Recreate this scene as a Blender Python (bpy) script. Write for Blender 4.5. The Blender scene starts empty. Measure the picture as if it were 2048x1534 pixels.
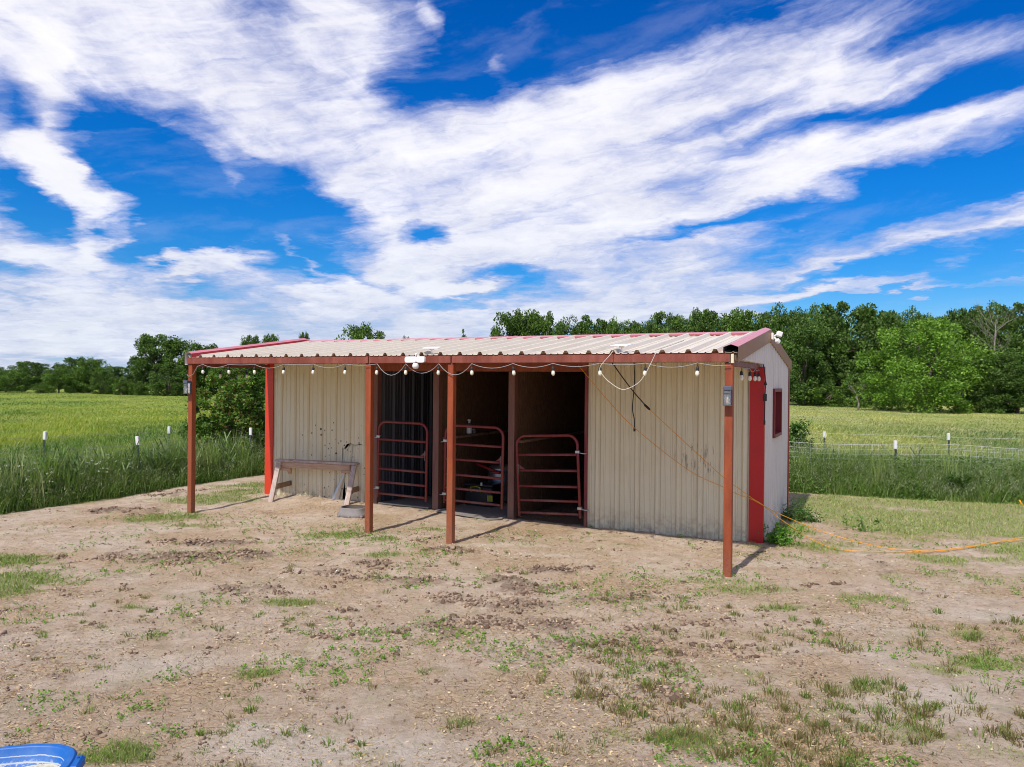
import bpy, bmesh, math, random
import numpy as np
from mathutils import Vector, Matrix

random.seed(7)
RNG = np.random.default_rng(11)
scn = bpy.context.scene
COL = scn.collection
R = math.radians

# ---------------------------------------------------------------- camera
CF, CP, CR, CH = 1493.14, -0.0021, 0.0093, 2.1948      # focal (2048 px wide), pitch, roll, height
_cp, _sp, _cr, _sr = math.cos(CP), math.sin(CP), math.cos(CR), math.sin(CR)
CFW = Vector((0, _cp, _sp)); _U = Vector((0, -_sp, _cp)); _X = Vector((1, 0, 0))
CRT = _cr * _X + _sr * _U; CUP = -_sr * _X + _cr * _U
cam_d = bpy.data.cameras.new('camera'); cam = bpy.data.objects.new('camera', cam_d); COL.objects.link(cam)
cam_d.sensor_width = 36.0; cam_d.lens = CF * 36.0 / 2048.0
cam_d.clip_start = 0.05; cam_d.clip_end = 3000
m = Matrix((CRT, CUP, -CFW)).transposed().to_4x4(); m.translation = Vector((0, 0, CH))
cam.matrix_world = m
scn.camera = cam

# ---------------------------------------------------------------- sun, sky, exposure
SUN_EL, SUN_AZ = R(52), R(31.5)          # shadows run along this azimuth (from +Y towards +X)
sd = bpy.data.lights.new('sun', 'SUN'); sun = bpy.data.objects.new('sun', sd); COL.objects.link(sun)
sd.energy = 3.2; sd.angle = R(0.9); sd.color = (1.0, 0.94, 0.86)
_D = Vector((math.sin(SUN_AZ) * math.cos(SUN_EL), math.cos(SUN_AZ) * math.cos(SUN_EL), -math.sin(SUN_EL)))
sun.rotation_euler = _D.to_track_quat('-Z', 'Y').to_euler(); sun.location = (-20, -30, 60)
scn.view_settings.view_transform = 'Standard'; scn.view_settings.look = 'None'
scn.view_settings.exposure = 0.5; scn.view_settings.gamma = 1.0; scn.view_settings.use_curve_mapping = False
scn.render.engine = 'CYCLES'
scn.cycles.max_bounces = 8; scn.cycles.diffuse_bounces = 5; scn.cycles.transparent_max_bounces = 8
scn.cycles.use_denoising = True; scn.cycles.filter_width = 1.0


class NT:
    """tiny node helper"""
    def __init__(s, tree): s.t = tree; s.t.nodes.clear()
    def n(s, typ, **kw):
        o = s.t.nodes.new(typ)
        for k, v in kw.items(): setattr(o, k, v)
        return o
    def put(s, sock, v):
        if hasattr(v, 'is_output') or isinstance(v, bpy.types.NodeSocket): s.t.links.new(v, sock)
        elif v is not None: sock.default_value = v
    def math(s, op, a, b=None, c=None, clamp=False):
        o = s.n('ShaderNodeMath', operation=op, use_clamp=clamp)
        for i, v in enumerate((a, b, c)):
            if v is not None: s.put(o.inputs[i], v)
        return o.outputs[0]
    def vmath(s, op, a, b=None, out=0):
        o = s.n('ShaderNodeVectorMath', operation=op)
        s.put(o.inputs[0], a)
        if b is not None: s.put(o.inputs[1], b)
        return o.outputs[out]
    def scale(s, a, f):
        o = s.n('ShaderNodeVectorMath', operation='SCALE'); s.put(o.inputs[0], a); s.put(o.inputs['Scale'], f); return o.outputs[0]
    def noise(s, vec, scale, detail=4, rough=0.55, dist=0.0, out=0):
        o = s.n('ShaderNodeTexNoise'); s.put(o.inputs['Vector'], vec)
        o.inputs['Scale'].default_value = scale; o.inputs['Detail'].default_value = detail
        o.inputs['Roughness'].default_value = rough; o.inputs['Distortion'].default_value = dist
        return o.outputs[out]
    def voro(s, vec, scale, feature='F1', out='Distance', rnd=1.0):
        o = s.n('ShaderNodeTexVoronoi', feature=feature); s.put(o.inputs['Vector'], vec)
        o.inputs['Scale'].default_value = scale; o.inputs['Randomness'].default_value = rnd
        return o.outputs[out]
    def mapping(s, vec, loc=(0, 0, 0), rot=(0, 0, 0), sc=(1, 1, 1), typ='POINT'):
        o = s.n('ShaderNodeMapping', vector_type=typ); s.put(o.inputs[0], vec)
        o.inputs['Location'].default_value = loc; o.inputs['Rotation'].default_value = rot; o.inputs['Scale'].default_value = sc
        return o.outputs[0]
    def smooth(s, v, a, b, lo=0.0, hi=1.0):
        o = s.n('ShaderNodeMapRange', interpolation_type='SMOOTHSTEP'); s.put(o.inputs[0], v)
        for i, x in enumerate((a, b, lo, hi)): s.put(o.inputs[i + 1], x)
        return o.outputs[0]
    def mix(s, f, a, b, typ='MIX'):
        o = s.n('ShaderNodeMix', data_type='RGBA', blend_type=typ)
        s.put(o.inputs[0], f)
        for i, v in ((6, a), (7, b)): s.put(o.inputs[i], (*v, 1) if isinstance(v, tuple) and len(v) == 3 else v)
        return o.outputs[2]
    def ramp(s, v, stops):
        o = s.n('ShaderNodeValToRGB'); s.put(o.inputs[0], v); e = o.color_ramp.elements
        while len(e) > 1: e.remove(e[-1])
        e[0].position = stops[0][0]; e[0].color = (*stops[0][1], 1)
        for p, c in stops[1:]:
            x = e.new(p); x.color = (*c, 1)
        return o.outputs[0]
    def bump(s, h, strength=0.3, dist=0.02):
        o = s.n('ShaderNodeBump'); s.put(o.inputs['Height'], h)
        o.inputs['Strength'].default_value = strength; o.inputs['Distance'].default_value = dist
        return o.outputs[0]
    def attr(s, name, out='Fac'):
        o = s.n('ShaderNodeAttribute', attribute_name=name); return o.outputs[out]
    def tc(s, out='Object'): return s.n('ShaderNodeTexCoord').outputs[out]


def px_dir(px, py):
    d = CFW * CF + CRT * (px - 1024) + CUP * (767 - py); d.normalize(); return d
def az_el(px, py):
    d = px_dir(px, py); return math.atan2(d.x, d.y), math.asin(d.z)

world = bpy.data.worlds.new('World'); scn.world = world; world.use_nodes = True
def build_world():
    t = NT(world.node_tree)
    out = t.n('ShaderNodeOutputWorld'); bg = t.n('ShaderNodeBackground'); bg.inputs['Strength'].default_value = 0.085
    t.t.links.new(bg.outputs[0], out.inputs[0])
    sky = t.n('ShaderNodeTexSky', sky_type='NISHITA'); sky.sun_disc = False
    sky.sun_elevation = SUN_EL; sky.sun_rotation = SUN_AZ + math.pi
    sky.altitude = 200; sky.air_density = 1.0; sky.dust_density = 0.35; sky.ozone_density = 3.0
    d = t.tc('Generated')
    sep = t.n('ShaderNodeSeparateXYZ'); t.put(sep.inputs[0], d)
    x, y, z = sep.outputs
    az = t.math('ARCTAN2', x, y); el = t.math('ARCSINE', z)
    # cloud sheet coordinates (perspective of a flat layer)
    inv = t.math('DIVIDE', 1.0, t.math('ADD', t.math('MAXIMUM', z, 0.0), 0.13))
    cx = t.math('MULTIPLY', x, inv); cy = t.math('MULTIPLY', y, inv)
    cb = t.n('ShaderNodeCombineXYZ'); t.put(cb.inputs[0], cx); t.put(cb.inputs[1], cy); sheet = cb.outputs[0]
    ca = t.n('ShaderNodeCombineXYZ'); t.put(ca.inputs[0], az); t.put(ca.inputs[1], el); ang = ca.outputs[0]
    # domain warp
    w1 = t.noise(sheet, 1.1, 5, 0.6, out=1); w1 = t.vmath('SUBTRACT', w1, (0.5, 0.5, 0.5))
    w2 = t.noise(sheet, 4.5, 5, 0.6, out=1); w2 = t.vmath('SUBTRACT', w2, (0.5, 0.5, 0.5))
    wv = t.vmath('ADD', t.scale(w1, 0.15), t.scale(w2, 0.075))
    cz = t.n('ShaderNodeSeparateXYZ'); t.put(cz.inputs[0], wv)
    cc = t.n('ShaderNodeCombineXYZ'); t.put(cc.inputs[0], cz.outputs[0]); t.put(cc.inputs[1], t.math('MULTIPLY', cz.outputs[1], 0.62))
    p = t.vmath('ADD', ang, cc.outputs[0])
    blobs = [  # banks of cloud: centre px, radii px, tilt (deg, + = rising to the right), weight
        (330, 90, 700, 300, 0, 2.0), (620, 170, 380, 260, 30, 1.1), (90, 130, 260, 190, 0, .9), (95, 245, 60, 150, 0, 1.0),
        (100, 325, 210, 52, -20, 1.3), (180, 385, 95, 60, -30, 1.4), (720, 300, 520, 180, -18, 1.2), (410, 350, 80, 110, -50, 1.0),
        (1000, 400, 600, 200, 6, 1.5), (830, 520, 380, 95, 0, 1.0), (1500, 140, 640, 150, 11, .66), (1720, 165, 520, 55, 9, .8), (1200, 260, 520, 140, 12, 1.0),
        (1600, 275, 760, 85, 10, 1.2), (1400, 355, 720, 120, 10, 1.2), (1550, 490, 760, 75, 5, 1.2), (1300, 560, 520, 120, 3, 1.2), (1640, 568, 560, 26, 5, .75), (1230, 620, 560, 60, 0, .9),
        (30, 450, 240, 95, -30, 1.0), (220, 525, 320, 65, -14, .9), (350, 530, 80, 50, 40, .6), (480, 520, 140, 36, 5, .7), (600, 590, 300, 60, -12, .8),
        (150, 660, 900, 130, 0, 1.5), (1850, 458, 460, 34, 6, .9), (1800, 562, 440, 15, 5, .9), (1900, 610, 200, 10, 2, .35), (560, 650, 620, 70, 0, 1.0), (930, 585, 130, 26, 2, .8), (882, 30, 60, 34, -30, .5), (1005, 125, 95, 45, 35, .5), (430, 445, 90, 14, -25, .5), (640, 520, 150, 22, -28, .6), (480, 505, 110, 30, 12, .8), (330, 545, 130, 40, 35, .9), (240, 480, 110, 40, 40, .6), (690, 560, 200, 26, 8, .7), (560, 545, 160, 26, -20, .6), (165, 440, 40, 90, 10, .6), (240, 390, 60, 16, 25, .4),
    ]
    gaps = [  # openings of clear sky
        (1120, 20, 460, 140, 4, 1.3), (900, 150, 210, 100, 30, .9), (800, 190, 120, 50, 10, .5), (280, 275, 170, 115, -20, 1.4), (265, 440, 200, 130, -10, 1.4), (520, 430, 250, 125, -14, 1.5), (600, 385, 130, 70, -20, .9), (330, 350, 120, 110, 0, .9),
        (855, 462, 80, 34, -3, 1.4), (1800, 200, 400, 40, 8, 1.1), (1440, 235, 200, 24, 9, .45), (1900, 382, 560, 75, 9, 1.3), (1430, 440, 250, 26, 12, .7), (1330, 478, 110, 18, 15, .4), (1710, 545, 230, 18, 4, 1.0),
        (1030, 570, 150, 32, -4, 1.0), (990, 605, 160, 26, 0, .6), (2000, 520, 330, 26, 5, 1.0), (1990, 590, 380, 40, 3, .9), (1850, 612, 380, 50, 3, .8), (40, 235, 90, 110, -60, 1.0), (80, 390, 140, 65, -10, .9), (60, 545, 140, 30, -5, .6),
        (600, 500, 190, 50, -20, .7), (430, 575, 150, 40, 0, .35), (530, 15, 90, 30, 0, .5), (2010, 60, 220, 120, -5, .8), (300, 560, 90, 26, 20, .3), (860, 610, 120, 26, 0, .5), (740, 560, 120, 26, -25, .4),
    ]
    def bank(lst):
        acc = 0.0
        for (bx, by, rx, ry, tilt, wgt) in lst:
            a, e = az_el(bx, by)
            mp = t.mapping(p, (a, e, 0), (0, 0, R(tilt) + CR), (rx / CF, ry / CF, 1), 'TEXTURE')
            g = t.n('ShaderNodeTexGradient', gradient_type='SPHERICAL'); t.put(g.inputs[0], mp)
            acc = t.math('MULTIPLY_ADD', g.outputs['Fac'], wgt, acc)
        return acc
    acc = t.math('SUBTRACT', t.math('MINIMUM', bank(blobs), 0.88), t.math('MINIMUM', bank(gaps), 1.25))
    acc = t.math('ADD', acc, bank([(95, 240, 60, 170, 5, .95), (105, 325, 210, 44, -22, 1.0), (185, 388, 105, 50, -32, 1.15), (185, 440, 30, 80, 10, .7), (235, 480, 110, 34, 42, .8), (480, 508, 120, 28, 8, .7),
                               (340, 540, 120, 34, 35, .8), (620, 515, 150, 14, -28, .6), (1005, 128, 100, 45, 35, .5), (885, 28, 60, 36, -35, .5), (315, 365, 50, 60, 60, .4), (930, 583, 110, 20, 4, .6)]))
    # long soft streaks drawn out along the wind, and finer curdled detail
    front = t.smooth(y, 0.25, 0.6)
    ap = t.vmath('ADD', ang, t.scale(cc.outputs[0], 0.55))
    def streak(tilt, fx, fy, sc, det, rough, dist, off=0):
        return t.noise(t.mapping(t.mapping(ap, (off, off * .7, 0), (0, 0, R(-tilt))), sc=(fx, fy, 1)), sc, det, rough, dist)
    lean = t.smooth(az, -0.35, 0.15)
    sA = streak(10, 1.6, 9.0, 1.7, 8, 0.58, 0.4); sB = streak(-24, 2.0, 7.5, 1.7, 8, 0.6, 0.6, 3.3)
    mixf = t.n('ShaderNodeMix', data_type='FLOAT'); t.put(mixf.inputs[0], lean); t.put(mixf.inputs[2], sB); t.put(mixf.inputs[3], sA); st = mixf.outputs[0]
    st2 = streak(14, 2.4, 12.0, 2.1, 8, 0.56, 0.6, 7.1)
    fine = t.noise(t.vmath('ADD', sheet, t.scale(w2, 0.5)), 3.0, 10, 0.60)
    base = t.noise(sheet, 0.9, 4, 0.5)
    # outside the pictured part the same sheet goes on by noise alone
    far = t.math('MULTIPLY', t.math('SUBTRACT', 1.0, front), t.math('MULTIPLY_ADD', base, 2.2, -0.62))
    dens = t.math('ADD', acc, far)
    dens = t.math('ADD', dens, t.math('MULTIPLY', front, t.math('MULTIPLY_ADD', st, 1.15, -0.60)))
    dens = t.math('ADD', dens, t.math('MULTIPLY', t.math('MULTIPLY', front, t.math('SUBTRACT', 1.25, t.math('MULTIPLY', acc, 0.6))), t.math('MULTIPLY_ADD', st2, 1.25, -0.625)))
    dens = t.math('ADD', dens, t.math('MULTIPLY_ADD', fine, 0.8, -0.42))
    wisp = t.noise(t.mapping(t.mapping(ap, (1.7, .3, 0), (0, 0, R(-12))), sc=(3.2, 26, 1)), 2.6, 9, 0.6, 1.4)
    wisp2 = t.noise(t.vmath('ADD', ang, t.scale(cc.outputs[0], 1.1)), 9.0, 10, 0.62, 0.9)
    dens = t.math('ADD', dens, t.math('MULTIPLY', front, t.math('ADD', t.math('MULTIPLY_ADD', wisp, 0.55, -0.275), t.math('MULTIPLY_ADD', wisp2, 0.6, -0.3))))
    alpha = t.smooth(dens, -0.12, 0.90)
    # faint veil of thin cirrus over the open blue
    veil = t.math('MULTIPLY', t.smooth(t.math('ADD', st2, t.math('MULTIPLY', fine, 0.5)), 0.70, 1.0), 0.14)
    alpha = t.math('MAXIMUM', alpha, veil)
    # clear sky: nishita pushed to the deep saturated blue of the photograph
    hs = t.n('ShaderNodeHueSaturation'); hs.inputs['Hue'].default_value = 0.505; hs.inputs['Saturation'].default_value = 1.45; hs.inputs['Value'].default_value = 1.0
    t.put(hs.inputs['Color'], sky.outputs[0])
    up = t.smooth(el, 0.0, 0.30)
    blue = t.mix(up, t.mix(1.0, hs.outputs[0], (0.40, 0.70, 0.98), 'MULTIPLY'), t.mix(1.0, hs.outputs[0], (0.10, 0.80, 1.13), 'MULTIPLY'))
    hz = t.smooth(el, -0.02, 0.14, 1.0, 0.0)
    blue = t.mix(t.math('MULTIPLY', hz, 0.5), blue, (3.9, 5.6, 8.3))
    thick = t.smooth(dens, 0.3, 1.2)
    c1 = t.mix(thick, (5.4, 5.6, 7.6), (8.3, 8.25, 8.6))
    low = t.smooth(el, 0.02, 0.3)
    c1 = t.mix(low, t.mix(1.0, c1, (0.80, 0.85, 0.90), 'MULTIPLY'), c1)
    lum = t.math('MULTIPLY_ADD', st, 0.5, t.math('MULTIPLY', fine, 0.5))
    c1 = t.scale(c1, t.math('MULTIPLY_ADD', lum, 0.45, 0.77))
    colr = t.mix(t.math('MULTIPLY', alpha, 0.97), blue, c1)
    t.put(bg.inputs['Color'], colr)
build_world()

# ---------------------------------------------------------------- helpers: places
YAW = 0.461
OX, OY = 2.492, 8.4252
OA = Vector((math.cos(YAW), -math.sin(YAW), 0)); OD = Vector((math.sin(YAW), math.cos(YAW), 0)); OO = Vector((OX, OY, 0))
WM = (2.12 - 1.78) / 8.75
def tw(s): return 2.12 + WM * s                # the front wall's line under the porch
def l2w(s, t, z=0.0): return OO + OA * s + OD * t + Vector((0, 0, z))
def w2l(P):
    q = Vector(P) - OO; return Vector((q.dot(OA), q.dot(OD), q.z))
def gpt(px, py, z=0.0):
    d = px_dir(px, py); return Vector((0, 0, CH)) + d * ((z - CH) / d.z)
def tpt(px, py, t0, mm=0.0):
    d = px_dir(px, py); L0 = w2l((0, 0, CH)); Ld = Vector((d.dot(OA), d.dot(OD), d.z))
    k = (t0 + mm * L0.x - L0.y) / (Ld.y - mm * Ld.x); return L0 + Ld * k
def spt(px, py, s0):
    d = px_dir(px, py); L0 = w2l((0, 0, CH)); Ld = Vector((d.dot(OA), d.dot(OD), d.z))
    return L0 + Ld * ((s0 - L0.x) / Ld.x)
def dpt(px, dist):                              # ground point at a pixel column and a distance
    d = px_dir(px, 760); return Vector((d.x / d.y * dist, dist, 0))
def ztop(px, py, dist):
    d = px_dir(px, py); return CH + d.z / d.y * dist

# ---------------------------------------------------------------- value noise
def vnoise(x, y, seed=0):
    x = np.asarray(x, float); y = np.asarray(y, float)
    xi = np.floor(x).astype(np.int64); yi = np.floor(y).astype(np.int64); fx = x - xi; fy = y - yi
    fx = fx * fx * (3 - 2 * fx); fy = fy * fy * (3 - 2 * fy)
    def h(a, b):
        n = (a * 374761393 + b * 668265263 + seed * 974634777) & 0xFFFFFFFF
        n = ((n ^ (n >> 13)) * 1274126177) & 0xFFFFFFFF
        n = n ^ (n >> 16); return (n & 0xFFFFFF) / float(0xFFFFFF)
    a = h(xi, yi); b = h(xi + 1, yi); c = h(xi, yi + 1); d = h(xi + 1, yi + 1)
    return a + (b - a) * fx + (c - a) * fy + (a - b - c + d) * fx * fy
def fbm(x, y, seed=0, oct=4):
    v = 0; a = 0.5; f = 1.0
    for i in range(oct):
        v = v + a * vnoise(x * f, y * f, seed + i * 17); a *= 0.5; f *= 2.03
    return v / (1 - 0.5 ** oct)

# yard outline (bare ground); beyond it the grass strip and the fields
EDGE = np.array([(-16, -3), (-12.2, 3.5), (-9.9, 8.2), (-8.13, 11.88), (-7.71, 12.77), (-7.02, 14.24), (-6.5, 15.6), (-5.67, 17.18), (-4.3, 18.6), (-1, 18.6),
                 (2.5, 17.4), (5.67, 15.17), (6.71, 14.77), (7.53, 14.44), (8.27, 14.06), (9.52, 13.85), (13, 12.9), (19, 11.0), (30, 6), (40, -3)], float)
def _densify(P, step=0.12):
    out = []
    for a, b in zip(P[:-1], P[1:]):
        n = max(1, int(np.linalg.norm(b - a) / step)); out += [a + (b - a) * i / n for i in range(n)]
    return np.array(out + [P[-1]])
EDGE_D = _densify(EDGE, 0.25)
def edge_y(x): return np.interp(x, EDGE[:, 0], EDGE[:, 1])
def edge_signed(x, y):
    """metres outside the yard outline (negative inside)"""
    x = np.asarray(x, float); y = np.asarray(y, float)
    inside = y < edge_y(x)
    shp = x.shape; xf = x.ravel(); yf = y.ravel(); d = np.full(xf.shape, 1e9)
    near = np.abs(yf - edge_y(xf)) < 12
    idx = np.where(near)[0]
    for c in range(0, len(idx), 60000):
        k = idx[c:c + 60000]
        dd = (xf[k, None] - EDGE_D[None, :, 0]) ** 2 + (yf[k, None] - EDGE_D[None, :, 1]) ** 2
        d[k] = np.sqrt(dd.min(1))
    d[~near] = 12.0
    d = d.reshape(shp); return np.where(inside, -d, d)

def w2l_np(x, y):
    return (x - OX) * OA.x + (y - OY) * OA.y, (x - OX) * OD.x + (y - OY) * OD.y

# patches where grass grows in the yard: px, py, radius along x, radius along depth (m), strength
PATCH = []
for (px, py, rx, ry, w) in [
    (330, 1035, .9, .55, 1), (420, 1000, 1.0, .6, 1), (480, 990, .7, .5, 1), (500, 975, .6, .8, .9), (390, 1050, .5, .25, .9), (285, 1045, .5, .25, .6),
    (20, 1120, .6, .5, .9), (60, 1160, .9, .35, .9), (10, 1185, .6, .25, .9), (90, 1150, .3, .2, .6),
    (700, 1070, .8, .3, .75), (760, 1110, .35, .12, .8), (860, 1060, .5, .25, .5), (770, 1080, .4, .15, .7), (640, 1070, .4, .2, .4),
    (580, 1205, .4, .12, .8), (270, 1215, .22, .08, .8), (400, 1200, .35, .1, .5), (525, 1350, .17, .13, .85), (300, 1280, .25, .08, .5), (500, 1400, .2, .08, .35),
    (215, 1520, .3, .1, 1.0), (260, 1500, .3, .12, .7), (190, 1380, .2, .06, .4), (700, 1430, .2, .08, .5), (925, 1445, .16, .06, .8), (980, 1385, .2, .05, .5), (870, 1340, .2, .1, .4),
    (1400, 1165, .7, .25, .7), (1500, 1180, .7, .25, .7), (1560, 1215, .25, .1, .9), (1650, 1090, 1.2, .6, .55), (1850, 1040, 2.0, 1.6, 1.1), (2000, 1050, 1.8, 1.5, 1.1), (1700, 1020, 1.5, 1.3, .95), (1950, 1015, 2.0, 1.0, 1.1), (1780, 1005, 2.0, .9, 1.0), (1640, 1000, 1.0, .9, 1.0), (2100, 1100, 1.0, .9, 1.0),
    (1620, 1010, .6, 1.2, .8), (1590, 1060, .35, .5, 1), (1560, 1085, .3, .25, 1), (1950, 1120, 1.2, .35, .75), (2040, 1160, .8, .4, .6), (1800, 1150, .8, .3, .4),
    (1740, 1200, .5, .2, .6), (1920, 1270, .5, .25, .65), (1980, 1330, .5, .2, .8), (1880, 1340, .3, .2, .6), (1740, 1380, .25, .15, .6), (1600, 1420, .6, .2, .35),
    (1850, 1470, .6, .2, .5), (1350, 1480, .4, .15, .55), (1200, 1460, .3, .1, .35), (1150, 1500, .35, .1, .4), (1430, 1420, .25, .1, .5), (1450, 1350, .4, .15, .35),
    (1650, 1500, .6, .12, .5), (2000, 1500, .5, .2, .5), (1380, 1080, .4, .1, .35), (1250, 1090, .3, .1, .25), (560, 930, .5, .5, .6), (625, 995, .18, .12, .5), (1520, 1095, .35, .15, .6)]:
    g = gpt(px, py); PATCH.append((g.x, g.y, rx, ry, w))
MUD = []
for (px, py, rx, ry, w) in [(330, 1115, .9, .3, 1), (420, 1085, .6, .2, .9), (640, 1145, .4, .15, .9), (700, 1222, .12, .06, 1), (900, 1195, .25, .12, 1), (1110, 1140, .5, .15, .9), (1060, 1175, .6, .2, .6), (1000, 1160, .6, .2, .5),
                            (1060, 1250, .5, .2, .7), (860, 1260, .9, .35, .5), (1200, 1290, .7, .2, .5), (1330, 1390, .4, .15, .7), (1250, 1300, .8, .2, .5), (900, 1100, .5, .15, .5), (220, 1020, .7, .4, .6), (330, 985, .6, .5, .6), (1330, 1260, .5, .2, .5),
                            (480, 1110, .7, .2, .7), (780, 1160, .7, .25, .6), (1000, 1210, .9, .25, .7), (1180, 1200, .6, .2, .6), (820, 1075, .8, .2, .4), (1380, 1300, .5, .15, .5), (1420, 1250, .4, .12, .6), (520, 1180, .6, .2, .4), (740, 1130, .5, .2, .6), (1640, 1170, .3, .1, .5)]:
    g = gpt(px, py); MUD.append((g.x, g.y, rx, ry, w))
PALE = []
for (px, py, rx, ry, w) in [(1750, 1250, .9, .35, 1), (1950, 1230, 1.0, .35, .8), (1650, 1300, .6, .2, .7), (720, 1500, .8, .25, .9), (320, 1330, .6, .3, .8), (1000, 1090, .9, .1, .8), (1600, 1130, .9, .25, .6), (180, 1090, 1.2, .4, .6), (1100, 1110, .8, .12, .6),
                            (1850, 1400, .6, .25, .6), (560, 1480, .8, .25, .6), (100, 1300, .8, .4, .5), (500, 1040, .9, .25, .5), (800, 1350, .4, .2, .3), (1400, 1220, .4, .2, .5)]:
    g = gpt(px, py); PALE.append((g.x, g.y, rx, ry, w))
def blobsum(L, x, y):
    v = np.zeros(np.shape(x))
    for (a, b, rx, ry, w) in L:
        q = ((x - a) / rx) ** 2 + ((y - b) / ry) ** 2
        v = np.maximum(v, w * np.exp(-q * 1.1))
    return v
def grass_mask(x, y):
    v = blobsum(PATCH, x, y)
    n = fbm(x * 1.7, y * 1.7, 5, 4) - 0.5; n2 = fbm(x * 6, y * 6, 9, 3) - 0.5
    v = v + n * 0.8 + n2 * 0.6
    return np.clip((v - 0.3) / 0.45, 0, 1)
def mud_mask(x, y):
    v = blobsum(MUD, x, y) * 0.95 + (fbm(x * 2.2, y * 2.2, 31, 4) - 0.5) * 1.3 + (fbm(x * 9, y * 9, 37, 3) - 0.5) * 0.6
    return np.clip((v - 0.32) / 0.4, 0, 1)
def pale_mask(x, y):
    v = blobsum(PALE, x, y) + (fbm(x * 1.3, y * 1.3, 51, 4) - 0.5) * 1.3
    return np.clip((v - 0.15) / 0.6, 0, 1)
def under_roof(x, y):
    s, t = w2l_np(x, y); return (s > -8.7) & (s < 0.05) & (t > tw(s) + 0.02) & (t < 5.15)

def height(x, y, fine=True):
    x = np.asarray(x, float); y = np.asarray(y, float)
    s, t = w2l_np(x, y)
    h = 0.10 * np.exp(-((s + 7.6) / 2.2) ** 2 - ((t - 2.1) / 0.9) ** 2) + 0.035 * np.exp(-((s + 4.2) / 2.0) ** 2 - ((t - 2.3) / .8) ** 2)
    h = h - 0.03 * np.exp(-((s + 8.9) / 1.2) ** 2 - ((t + 0.1) / 1.0) ** 2)
    h = h + 0.035 * (fbm(x * .55, y * .55, 71, 3) - 0.5)
    r = np.sqrt(x * x + y * y)
    h = h + np.clip((r - 30) / 60, 0, 1) * 0.22 * (fbm(x * .03, y * .03, 77, 3) - 0.5)
    if fine:
        k = np.clip((22 - r) / 6, 0, 1)
        md = mud_mask(x, y) * k
        h = h + k * (0.034 * (fbm(x * 2.6, y * 2.6, 81, 3) - 0.5) + 0.030 * (fbm(x * 7, y * 7, 83, 4) - 0.5) + 0.012 * (np.clip(fbm(x * 19, y * 19, 85, 2) - .45, 0, 1)))
        cl = np.abs(fbm(x * 7, y * 7, 87, 3) - 0.5) * 2
        h = h + md * (0.06 * np.clip(0.42 - cl, 0, 1) + 0.10 * np.clip(fbm(x * 10, y * 10, 89, 3) - .47, -.2, 1))
    return h
def hz(x, y): return float(height(np.array([x]), np.array([y]))[0])

# ---------------------------------------------------------------- helpers: objects
def props(o, label=None, cat=None, group=None, kind=None):
    if label: o['label'] = label
    if cat: o['category'] = cat
    if group: o['group'] = group
    if kind: o['kind'] = kind
    return o
def thing(name, label, cat, loc=(0, 0, 0), rotz=0.0, group=None):
    o = bpy.data.objects.new(name, None); COL.objects.link(o); o.location = loc; o.rotation_euler = (0, 0, rotz)
    o.empty_display_size = 0.2
    return props(o, label, cat, group)
def link(name, me, mat, parent=None, loc=None):
    if mat is not None and len(me.materials) == 0:
        for mm in (mat if isinstance(mat, (list, tuple)) else [mat]): me.materials.append(mm)
    o = bpy.data.objects.new(name, me); COL.objects.link(o)
    if parent is not None: o.parent = parent
    if loc is not None: o.location = loc
    return o

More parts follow.
